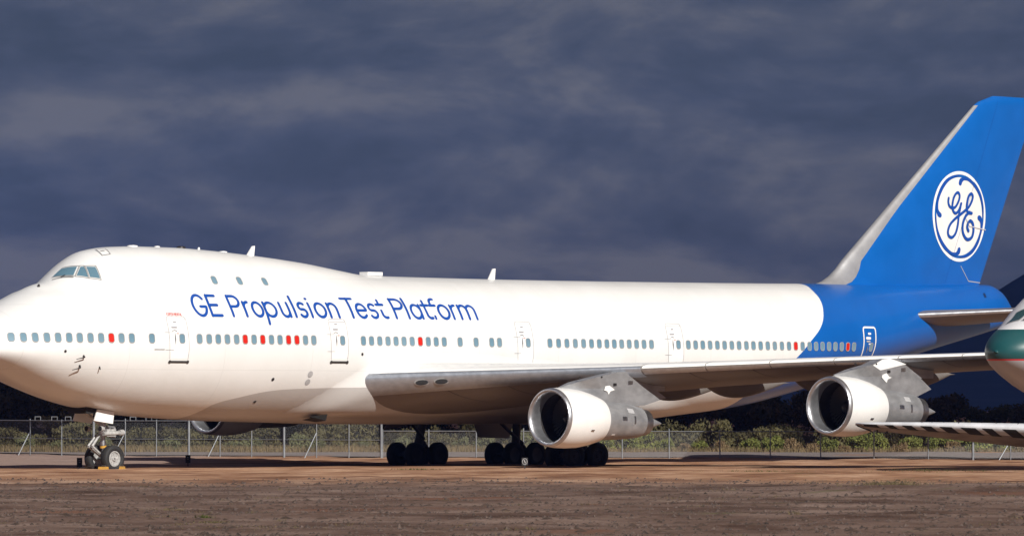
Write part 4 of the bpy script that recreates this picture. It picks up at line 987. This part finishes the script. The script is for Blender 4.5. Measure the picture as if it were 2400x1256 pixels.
# weed clumps in the foreground
M_WEED = mat('dry_weed', (.16, .125, .065), .9, c2=(.06, .05, .025), vscale=4, spec=.1); M_WEED2 = mat('green_weed', (.09, .10, .03), .9, c2=(.04, .045, .015), vscale=4, spec=.1)
for nm, x, y, n, sp_, h, m, lb in (('dry_weed', 2085, 1148, 700, .55, .34, M_WEED, 'low dry weed clump on the dark gravel bank at lower right'), ('dry_weed', 480, 1213, 130, .10, .11, M_WEED2, 'small dark weed in the left foreground gravel'), ('dry_weed', 505, 1222, 160, .22, .07, M_WEED, 'flat scrap of dry weed just below the small dark weed'), ('dry_weed', 600, 1240, 260, .8, .05, M_WEED, 'thin spread of dry yellow weed at the bottom left of centre'), ('dry_weed', 390, 1187, 120, .3, .06, M_WEED, 'small dry weed in the left gravel below the nose wheel'), ('green_weed', 975, 1099.5, 260, .5, .09, M_WEED2, 'thin green weed strip on the dirt before the left main wheels'), ('green_weed', 1775, 1106, 240, .9, .13, M_WEED2, 'green weed patch on the ruts below the outer engine'), ('green_weed', 2190, 1103, 260, 1.3, .12, M_WEED2, 'green weed streak on the ruts at far right')):
    Z = 2.5*13450/(y-957); X = (x-1200)/13450*Z; mb = MB(); R0 = rng
    for _ in range(n):
        c = gp(X, Z)+RT*rng.normal()*sp_+F2*rng.normal()*sp_*1.2; d_ = c-CAM; xx, zz_ = d_.dot(RT), d_.dot(F2); c.z = gz(xx, zz_)-.01; a = rng.random()*6.28; hh = h*rng.uniform(.4, 1); d = Vector((math.cos(a), math.sin(a), 0)); b = len(mb.v); l = Vector((rng.normal()*.5*hh, rng.normal()*.5*hh, hh))
        mb.v += [tuple(c-d*.012), tuple(c+d*.012), tuple(c+l)]; mb.f.append((b, b+1, b+2))
    tag(mb.obj(nm, m, None, smooth=False), lb, 'weed', kind='stuff')

mb = MB()                                              # thin scatter of dry tufts over the gravel
for k in range(90):
    Z = 96+95*rng.random(); X = (rng.random()-.5)*2*Z*.10; hh0 = rng.uniform(.03, .12)
    for _ in range(26):
        x_, z_ = X+rng.normal()*hh0*1.6, Z+rng.normal()*hh0*2; c = gp(x_, z_, gz(x_, z_)-.01); a = rng.random()*6.28; d = Vector((math.cos(a), math.sin(a), 0)); b = len(mb.v); hh = hh0*rng.uniform(.4, 1)
        mb.v += [tuple(c-d*.01), tuple(c+d*.01), tuple(c+Vector((rng.normal()*.5*hh, rng.normal()*.5*hh, hh)))]; mb.f.append((b, b+1, b+2))
tag(mb.obj('scattered_tufts', M_WEED, None, smooth=False), 'sparse dry grass tufts scattered over the foreground gravel', 'grass', kind='stuff')
# ============================ fences ============================
M_GALV = mat('galvanised_steel', (.25, .265, .285), .5, .5, var=.15, vscale=3)
def mesh_mat():
    m = bpy.data.materials.new('chain_link_wire'); m.use_nodes = True; t = m.node_tree; b = t.nodes['Principled BSDF']; b.inputs['Base Color'].default_value = (.35, .36, .37, 1); b.inputs['Roughness'].default_value = .6
    tcn = N(t, 'ShaderNodeTexCoord'); sp = N(t, 'ShaderNodeSeparateXYZ'); t.links.new(tcn.outputs['UV'], sp.inputs[0])
    def ln(sg): return mth(t, 'LESS_THAN', mth(t, 'FRACT', mth(t, 'ADD', mth(t, 'MULTIPLY', sp.outputs[0], 14.0), mth(t, 'MULTIPLY', sp.outputs[1], 14.0*sg))), .055)
    t.links.new(mth(t, 'MAXIMUM', ln(1), ln(-1)), b.inputs['Alpha']); return m
M_WIRE = mesh_mat()
def fence(name, pxs, thick, brace, hgt, mid, label, brackets=()):
    def base(px):
        Z = 300
        for _ in range(20): Z = fence_Z((px-1200)/13450*Z)
        return (px-1200)/13450*Z, Z
    B = [base(p) for p in pxs]; root = empty(name, gp(*B[len(B)//2])); tag(root, label, 'fence')
    for p, (X, Z) in zip(pxs, B):
        r = .062 if p in thick else .03; g = gp(X, Z, gz(X, Z)-.05); MB().tube(g, g+Vector((0, 0, hgt+.16 if p not in thick or mid else hgt+.1)), r, n=8).obj('post', M_GALV, root)
        if p in brace: MB().tube(gp(X-.62, Z-.4, gz(X-.62, Z-.4)-.05), gp(X, Z, hgt*.68), .028, n=7).obj('brace', M_GALV, root)
    for zz_ in ((hgt, mid) if mid else (hgt,)):
        for (a, b) in zip(B[:-1], B[1:]): MB().tube(gp(*a, zz_), gp(*b, zz_), .026 if zz_ == hgt else .018, n=7).obj('rail', M_GALV, root)
    V = []; Fc = []; uv = []; u = 0
    for i, (X, Z) in enumerate(B):
        if i: u += math.dist(B[i-1], B[i])
        V += [gp(X, Z+.05, .02), gp(X, Z+.05, hgt)]; uv += [(u, 0), (u, hgt)]
    Fc = [(2*i, 2*i+2, 2*i+3, 2*i+1) for i in range(len(B)-1)]
    me = mesh(V, Fc, False); ul = me.uv_layers.new(name='UV')
    for lp in me.loops: ul.data[lp.index].uv = uv[lp.vertex_index]
    link('chain_link', me, root, M_WIRE)
    for p in brackets:
        X, Z = base(p); mb = MB()
        mb.tube(gp(X-.15, Z, hgt), gp(X-.15, Z, hgt+.2), .02, n=6).tube(gp(X+.15, Z, hgt), gp(X+.15, Z, hgt+.2), .02, n=6).tube(gp(X-.16, Z, hgt+.2), gp(X+.16, Z, hgt+.2), .02, n=6); mb.obj('rail_bracket', M_GALV, root)
    return root
fence('chain_link_fence', [-160, -82, -5, 71, 145, 220, 294, 367, 443, 516, 590, 666, 742, 818, 894], {443, 666, 894, 220}, {71, 294, 516, 742, -160}, 1.86, .90, 'tall chain-link fence with two rails and braced posts on the left', (89, 128, 160, 312, 349))
fence('chain_link_fence', [897, 1005, 1116, 1227, 1340, 1458, 1568, 1687, 1805, 1923, 2048, 2175, 2280, 2368, 2470, 2580], {2280}, {2368}, 1.36, 0, 'lower chain-link fence with a single top rail on the right')

# ============================ small things on the ground ============================
M_SIGN = mat('black_sign', (.012, .012, .013), .5)
def sign(px, py, wd, ht, post, label, symbol=False):
    Z = 2.5*13450/(py-957); X = (px-1200)/13450*Z; g = gp(X, Z, gz(X, Z)); root = empty('small_sign', g); tag(root, label, 'sign')
    rot = Matrix((RT, F2, Vector((0, 0, 1)))).transposed()
    MB().box(g+Vector((0, 0, post+ht/2)), (wd, .05, ht), rot).obj('panel', M_SIGN, root, smooth=False)
    MB().box(g+Vector((0, 0, post/2-.03)), (.05 if post < .15 else .035, .035, post+.06), rot).obj('post', M_SIGN, root, smooth=False)
    c = g+Vector((0, 0, post+ht/2))-F2*.028
    def flat(name, pts, wd_, m):
        Vv, A, Ff = ribbon(pts, wd_); MB().add([c-F2*.004*a+RT*p[0]+Vector((0, 0, p[1])) for p, a in zip(Vv, A)], Ff).obj(name, m, root)
    if symbol:
        flat('ring', arc(0, .0, .10, .125, 0, 360, 28), .016, M_GREYP); flat('symbol', [(-.03, .06), (.0, 0), (.02, -.06)], .03, M_GREYP)
    else:
        flat('printed_line', [(-.03, ht*.22), (.0, ht*.22), (.03, ht*.22)], .018, M_GREYP); flat('printed_line', [(-.03, .0), (.0, 0), (.03, .0)], .018, M_GREYP)
sign(187, 1095, .23, .40, .02, 'small black sign on the ground left of the nose wheels'); sign(441, 1091, .22, .35, .14, 'small black sign on a thin stake right of the nose wheels'); sign(1230, 1097, .26, .32, .14, 'small black sign with white ring symbol before the main wheels', True)
def chock(px, py, lenx, label, rz):
    Z = 2.5*13450/(py-957); X = (px-1200)/13450*Z; g = gp(X, Z, gz(X, Z)); root = empty('wheel_chock', g); tag(root, label, 'wheel chock', 'yellow chocks at the nose wheels')
    rot = Matrix.Rotation(rz, 3, 'Z'); b = MB(); l = lenx/2
    b.add([g+rot @ Vector(v) for v in ((-l, -.10, -.03), (l, -.10, -.03), (l, .10, -.03), (-l, .10, -.03), (-l+.03, -.06, .11), (l-.03, -.06, .11), (l-.03, .06, .11), (-l+.03, .06, .11))], [(0, 3, 2, 1), (0, 1, 5, 4), (1, 2, 6, 5), (2, 3, 7, 6), (3, 0, 4, 7), (4, 5, 6, 7)])
    b.obj('block', M_YEL, root, smooth=False)
    MB().tube(g+rot @ Vector((-l*.5, 0, .10)), g+rot @ Vector((-l*.3, 0, .15)), .015).tube(g+rot @ Vector((-l*.3, 0, .15)), g+rot @ Vector((l*.3, 0, .15)), .015).tube(g+rot @ Vector((l*.3, 0, .15)), g+rot @ Vector((l*.5, 0, .10)), .015).obj('handle', M_DARKM, root)
chock(211, 1097.5, .50, 'yellow chock left of the nose wheels', -.8); chock(243, 1099.6, .46, 'yellow chock between the two nose wheels', -.8); chock(287, 1099.8, .28, 'short yellow chock right of the near nose wheel', -.8)
Z = 236.6; tag(MB().tube(gp((182-1200)/13450*Z, Z, .03), gp((226-1200)/13450*Z, Z-.2, .16), .022).obj('tow_rod', M_DARKM, None), 'thin dark metal rod lying against the nose wheel chock', 'rod')

# ============================ green-nosed airliner at the right ============================
n_top = _pchip([0, .08, .3, .7, 1.3, 1.9, 2.5, 3.3, 4.5, 7, 18], [4.72, 4.98, 5.26, 5.56, 5.86, 6.12, 6.55, 7.15, 7.75, 8.25, 8.35])
n_bot = _pchip([0, .08, .3, .7, 1.3, 2, 3, 5, 8, 18], [4.72, 4.5, 4.28, 4.0, 3.68, 3.36, 2.95, 2.5, 2.25, 2.2])
n_w = _pchip([0, .08, .3, .7, 1.3, 2, 3, 4.5, 7, 10, 18], [.02, .36, .72, 1.1, 1.5, 1.85, 2.25, 2.65, 3.0, 3.1, 3.1])
NZ = 226.0; NOSE = gp((2307+26-1200)/13450*NZ, NZ, 0)
def nsec(s, n=64):
    t, b, w_ = n_top(s), n_bot(s), n_w(s); zc = 4.72+.45*sst(s/6); o = []
    for i in range(n):
        a = 2*math.pi*i/n; o.append((w_*math.cos(a), zc+((t-zc) if math.sin(a) > 0 else (zc-b))*math.sin(a)))
    return o
def nskin(s, a, off=.012):
    t, b, w_ = n_top(s), n_bot(s), n_w(s); zc = 4.72+.45*sst(s/6); a = math.radians(a)
    return NOSE+Vector((s-off*.5, -(w_+off)*math.cos(a), zc+((t-zc) if a > 0 else (zc-b))*math.sin(a)+off*math.sin(a)))
def nose_paint():
    m = bpy.data.materials.new('banded_airliner_paint'); m.use_nodes = True; t = m.node_tree; b = t.nodes['Principled BSDF']; tcn = N(t, 'ShaderNodeTexCoord'); sp = N(t, 'ShaderNodeSeparateXYZ'); t.links.new(tcn.outputs['Object'], sp.inputs[0]); z = sp.outputs[2]
    c = mix(t, mth(t, 'GREATER_THAN', z, 4.385), (.42, .42, .45), (.62, .02, .03)); c = mix(t, mth(t, 'GREATER_THAN', z, 4.445), c, (.002, .068, .074)); c = mix(t, mth(t, 'GREATER_THAN', z, 5.62), c, (.74, .74, .76))
    nz = N(t, 'ShaderNodeTexNoise', i_Scale=1.6, i_Detail=5.0); t.links.new(tcn.outputs['Object'], nz.inputs['Vector']); c = mix(t, mth(t, 'MULTIPLY', nz.outputs[0], .12), c, (.2, .2, .2))
    t.links.new(c, b.inputs['Base Color']); b.inputs['Roughness'].default_value = .38; return m
GA = empty('parked_airliner', (NOSE.x+9, NOSE.y, 0)); tag(GA, 'airliner with dark green nose band, red pinstripe and white top at the right edge', 'airliner')
ns_ = [0, .03, .08, .16, .28, .45, .7, 1, 1.3, 1.7, 2.1, 2.5, 3, 3.6, 4.3, 5.2, 6.2, 7.5, 9, 12, 15, 18]; V = []; Fc = []
for s in ns_: V += [(NOSE.x+s, NOSE.y+y, z) for y, z in nsec(s)]
for j in range(len(ns_)-1):
    for i in range(64): a = j*64+i; b = j*64+(i+1) % 64; Fc.append((b, a, a+64, b+64))
Fc += [tuple(range(64)), tuple(range(len(V)-1, len(V)-65, -1))]
link('fuselage', mesh(V, Fc), GA, nose_paint())
def npatch(name, s0, s1, a0, a1, m, off, parent=GA, lean=.0):
    V = []; Fc = []
    for i in range(7):
        for j in range(7): u, v = i/6, j/6; V.append(nskin(s0+(s1-s0)*u+lean*v, a0+(a1-a0)*v, off))
    for i in range(6):
        for j in range(6): q = i*7+j; Fc.append((q, q+1, q+8, q+7))
    return link(name, mesh(V, Fc), parent, m)
M_TEALG = mat('tinted_cockpit_glass', (.03, .075, .075), .12)
for s0, s1, a0, a1, ln in ((1.62, 2.45, 93.5, 112, -.15), (1.62, 2.45, 86.5, 62, -.0), (2.0, 2.75, 57, 42, .2), (2.95, 3.6, 52, 38, .2)):
    fr = npatch('cockpit_window_frame', s0-.07, s1+.07, a0-math.copysign(2, a1-a0), a1+math.copysign(2, a1-a0), M_GREYP, .012, GA, ln); npatch('cockpit_window', s0, s1, a0, a1, M_TEALG, .022, fr, ln)
MB().tube(nskin(1.58, 84, .05), nskin(1.66, 66, .06), .02).obj('wiper', M_BLACK, GA)
nl = MB(); seam = [nskin(1.9, a, .008) for a in range(-80, 81, 8)]
for a, b in zip(seam[:-1], seam[1:]): nl.tube(a, b, .012, n=5)
nl.obj('radome_seam', M_GREYP, GA)
GG = MB().tube(NOSE+Vector((5.9, 0, 2.8)), NOSE+Vector((5.9, 0, .5)), .13).tube(NOSE+Vector((5.9, -.4, .5)), NOSE+Vector((5.9, .4, .5)), .07).tube(NOSE+Vector((4.6, 0, 2.7)), NOSE+Vector((5.9, 0, 1.3)), .06).obj('nose_gear', M_GREYP, GA)
for y in (-.36, .36): put('tyre', T_ME, Matrix.Translation(NOSE+Vector((5.9, y, .53))), GG); put('wheel_rim', R_ME, Matrix.Translation(NOSE+Vector((5.9, y, .53))), GG)
for y in (-1.1, 1.1): MB().tube(NOSE+Vector((17, y*1.6, 2.6)), NOSE+Vector((17, y*1.6, -.02)), .25).obj('main_support', M_GREYP, GA)

# ============================ propeller aircraft whose wing reaches in at the right ============================
PRZ = math.atan2(RT.y, RT.x); PC = gp(21.8, 199.0); PA = empty('propeller_aircraft', PC, PRZ); tag(PA, 'low-winged propeller aircraft with worn black and white striped wing edge at the right', 'aircraft')
def pw(X, D, z): return gp(X, 199.0+D, z)                # X right of the view axis, D aft of the leading edge line
f_ple = _pchip([11.95, 12.15, 12.6, 13.6, 17.8, 21.8], [.62, .30, .10, -.05, -.35, -.6]); f_pc = _pchip([11.95, 12.15, 12.6, 13.6, 17.8, 21.8], [.25, .62, 1.0, 1.42, 2.85, 3.9]); f_pz = _pchip([11.95, 13, 17.8, 21.8], [1.985, 1.97, 1.83, 1.68])
PT = .185; PINC = math.radians(13.5)
def pw_pt(X, fr, lower, off=0.0):
    c = f_pc(X); x = fr*c; yt = 5*PT*(.2969*math.sqrt(fr)-.126*fr-.3516*fr**2+.2843*fr**3-.1015*fr**4)*c; h = (-yt*.9-off) if lower else (yt*1.1+off)
    if fr < .02: x -= off
    return pw(X, f_ple(X)+x*math.cos(PINC)+h*math.sin(PINC), f_pz(X)-x*math.sin(PINC)+h*math.cos(PINC))
M_PWT = mat('worn_grey_wing_paint', (.60, .61, .64), .5, c2=(.44, .45, .48), vscale=2.2); M_PWB = mat('wing_belly_paint', (.30, .27, .26), .6, c2=(.17, .15, .145), vscale=1.3); M_BOOT = mat('black_rubber_boot', (.012, .012, .012), .7)
Xw = list(np.linspace(11.95, 12.6, 7))+list(np.linspace(12.8, 21.8, 30)); frs = [0, .002, .008, .02, .04, .07, .11, .18, .28, .4, .55, .72, .88, 1]
def pw_grid(name, lower, f0, f1, m, off, Xl, parent=PA):
    V = []; Fc = []; fl = [f0+(f1-f0)*(i/14)**1.6 for i in range(15)]
    for X in Xl:
        for f_ in fl: V.append(pw_pt(X, f_, lower, off))
    for j in range(len(Xl)-1):
        for i in range(14): a = j*15+i; q = (a, a+1, a+16, a+15); Fc.append(q if lower else q[::-1])
    return link(name, mesh(V, Fc), parent, m)
WPA = pw_grid('wing', False, 0, 1, M_PWT, 0, Xw); pw_grid('wing_underside', True, 0, 1, M_PWB, 0, Xw, WPA)
pw_grid('wing_nose', True, 0, .15, M_PWT, .004, Xw, WPA)
x = 12.02; k = 0
for wx, gap in ((.62, .26), (.30, .30), (.34, .30), (.38, .28), (.42, .30), (.52, .22), (.36, .34), (.48, .42), (.62, .36), (.50, .62), (.85, .5), (.8, .6), (.8, .5)):
    ln_ = .10 if k else .25
    V = []; Fc = []
    for j in range(5):
        for i in range(7):
            f_ = .010+(.21-.010)*(i/6)**1.3; X = min(x+wx*j/4+.075*i*(.25+.75*f_pc(x)/2.8), 21.7); V.append(pw_pt(X, f_, True, .008))
    for j in range(4):
        for i in range(6): a = j*7+i; Fc.append((a, a+1, a+8, a+7))
    link('deicing_boot', mesh(V, Fc), WPA, M_BOOT); x += wx+gap; k += 1
    if x > 21: break
for k in range(16):
    X = 14.2+k*.42+random.uniform(-.1, .1); f_ = random.uniform(.02, .09); l = random.uniform(.08, .3)
    link('paint_crack', mesh([pw_pt(X, f_, False, .006), pw_pt(X+.03, f_, False, .006), pw_pt(X+l*.35+.03, f_+.06, False, .006), pw_pt(X+l*.35, f_+.06, False, .006)], [(0, 1, 2, 3)], False), WPA, M_BOOT)
tb = MB(); tb.tube(pw_pt(12.02, .3, True, .0), pw_pt(12.55, .95, True, .06), .05, .02); tb.tube(pw_pt(12.7, .6, True, .0), pw_pt(12.72, .75, True, .10), .03, .015).tube(pw_pt(13.05, .7, True, 0), pw_pt(13.1, .8, True, .08), .03, .015); tb.obj('wing_tip_fitting', M_BOOT, WPA)
pf = MB(); pr_ = [(-7.5, .05), (-7.3, .45), (-6.6, .85), (-5, 1.15), (-2, 1.25), (2, 1.2), (6, .8), (10, .35), (11, .05)]
n_ = 24; V = []; Fc = []
for d, r in pr_:
    for i in range(n_):
        a = 2*math.pi*i/n_; V.append(pw(22.6+r*math.cos(a), d, 2.9-d*.16+r*1.1*math.sin(a)))
for j in range(len(pr_)-1):
    for i in range(n_): Fc.append((j*n_+i, j*n_+(i+1) % n_, (j+1)*n_+(i+1) % n_, (j+1)*n_+i))
pf.add(V, Fc).obj('fuselage', M_PWT, PA)
V = []; Fc = []
for d, r in [(-2.6, .3), (-2.5, .55), (-1.8, .62), (.2, .6), (2.2, .3), (2.6, .05)]:
    for i in range(n_): a = 2*math.pi*i/n_; V.append(pw(19.9+r*math.cos(a), d, 1.95-d*.2+r*math.sin(a)))
for j in range(5):
    for i in range(n_): Fc.append((j*n_+i, j*n_+(i+1) % n_, (j+1)*n_+(i+1) % n_, (j+1)*n_+i))
MB().add(V, Fc).obj('engine_nacelle', M_PWT, PA)
MB().tube(pw(19.9, -2.6, 2.5), pw(19.9, -3.0, 2.58), .12, .03).tube(pw(19.9, -2.8, 2.5), pw(19.7, -2.8, 3.9), .10, .04).tube(pw(19.9, -2.8, 2.5), pw(20.1, -2.8, 1.1), .10, .04).obj('propeller', M_DARKM, PA)
lg = MB().tube(pw(19.9, -1.2, 1.9), pw(19.9, -1.3, .5), .08).obj('landing_leg', M_GREYP, PA)
for nm, me in (('tyre', T_ME), ('wheel_rim', R_ME)): put(nm, me, Matrix.Translation(pw(19.9, -1.3, .53)) @ Matrix.Rotation(PRZ+math.pi/2, 4, 'Z'), lg)
MB().tube(pw(22.6, 10.2, 1.2), pw(22.6, 10.4, .02), .09).obj('tail_leg', M_GREYP, PA)

# ============================ mountains ============================
mx = _pchip([-8000, -800, 0, 600, 1200, 1800, 2200, 2318, 2400, 2600, 3200, 9000], [900, 880, 868, 860, 820, 760, 705, 680, 641, 600, 590, 700])
MZ = 7000.; V = []; Fc = []; px_ = np.concatenate([np.arange(-8000, -600, 150.), np.arange(-600, 3200, 28.), np.arange(3200, 9001, 150.)]); rows = 26
for j in range(rows):
    u = j/(rows-1)
    for x in px_:
        top = 2.5+(957-mx(x))*MZ/13450; Z = MZ-2200*(1-u); X = (x-1200)/13450*MZ
        n = float(vnoise(X/260+u*2, Z/300, 21))*.26+float(vnoise(X/90, Z/110, 22))*.12+float(vnoise(X/34, Z/40, 23))*.05
        h = top*(u**1.35)*(1+n*(1-u**3))+ (float(vnoise(X/40, 0, 24))*7+float(vnoise(X/14, 0, 25))*3)*u
        p = gp(X, Z, h-2); V.append(p)
nc = len(px_)
for j in range(rows-1):
    for i in range(nc-1): a = j*nc+i; Fc.append((a, a+1, a+nc+1, a+nc))
tag(link('mountain', mesh(V, Fc), None, mat('mountain_scrub', (.042, .040, .038), .95, c2=(.026, .026, .024), vscale=.012, spec=.05)), 'dark blue hazy mountain slope behind the tail', 'mountain', kind='structure')

# ============================ the cloud out of view, added to shade the trees ============================
CALT = 620.; CT = gp(10, 366+1200)+TO_SUN*(CALT/TO_SUN.z); V = []; Fc = []; nu_, nv_ = 64, 24
for j in range(nv_+1):
    ph = -math.pi/2+math.pi*j/nv_
    for i in range(nu_):
        a = 2*math.pi*i/nu_; d = Vector((math.cos(ph)*math.cos(a), math.cos(ph)*math.sin(a), math.sin(ph)))
        r = 1+.035*float(vnoise(d.x*7+30, d.y*7+d.z*5, 31))+.05*float(vnoise(d.x*3+9, d.y*3+d.z*3, 32)); r = r if abs(d.y) < 2 else 1
        V.append(CT+RT*(d.x*560*r)+F2*(d.y*1200*r)+Vector((0, 0, d.z*70*(1+1.2*float(vnoise(d.x*9, d.y*9, 33))))))
for j in range(nv_):
    for i in range(nu_): Fc.append((j*nu_+i, j*nu_+(i+1) % nu_, (j+1)*nu_+(i+1) % nu_, (j+1)*nu_+i))
tag(link('shade_cloud', mesh(V, Fc), None, mat('cloud_white', (.75, .77, .8), 1.0, var=.05, vscale=.01, spec=0.0)), 'grey storm cloud out of view, added to shade the trees', 'shade_cloud', kind='structure')
c2_ = bpy.data.objects['shade_cloud'].copy(); col.objects.link(c2_); CQ = gp(620, 6100)+TO_SUN*(1500/TO_SUN.z); c2_.scale = (2.0, 3.0, 1.6)  # second unseen copy, added to keep the sun off the mountain
c2_.location = Vector((CQ.x-2.0*CT.x, CQ.y-3.0*CT.y, 1500-1.6*CALT)); tag(c2_, 'grey storm cloud out of view, added to shade the distant mountain', 'shade_cloud', kind='structure')
# ============================ haze ============================
hm = bpy.data.materials.new('haze_air'); hm.use_nodes = True; t = hm.node_tree; t.nodes.clear()
pv = N(t, 'ShaderNodeVolumePrincipled'); pv.inputs['Color'].default_value = (.16, .32, 1.0, 1); pv.inputs['Density'].default_value = 4.2e-5; pv.inputs['Anisotropy'].default_value = 0.0
mo = N(t, 'ShaderNodeOutputMaterial'); t.links.new(pv.outputs[0], mo.inputs['Volume'])
hb = MB(); V = [gp(X, Z, h) for X in (-6200, 6200) for Z in (-1700, 7600) for h in (-4, 215)]
hb.add(V, [(0, 1, 3, 2), (4, 6, 7, 5), (0, 4, 5, 1), (2, 3, 7, 6), (0, 2, 6, 4), (1, 5, 7, 3)])
tag(hb.obj('haze', hm, None, smooth=False), 'thin blue haze in the distant air', 'haze', kind='stuff')
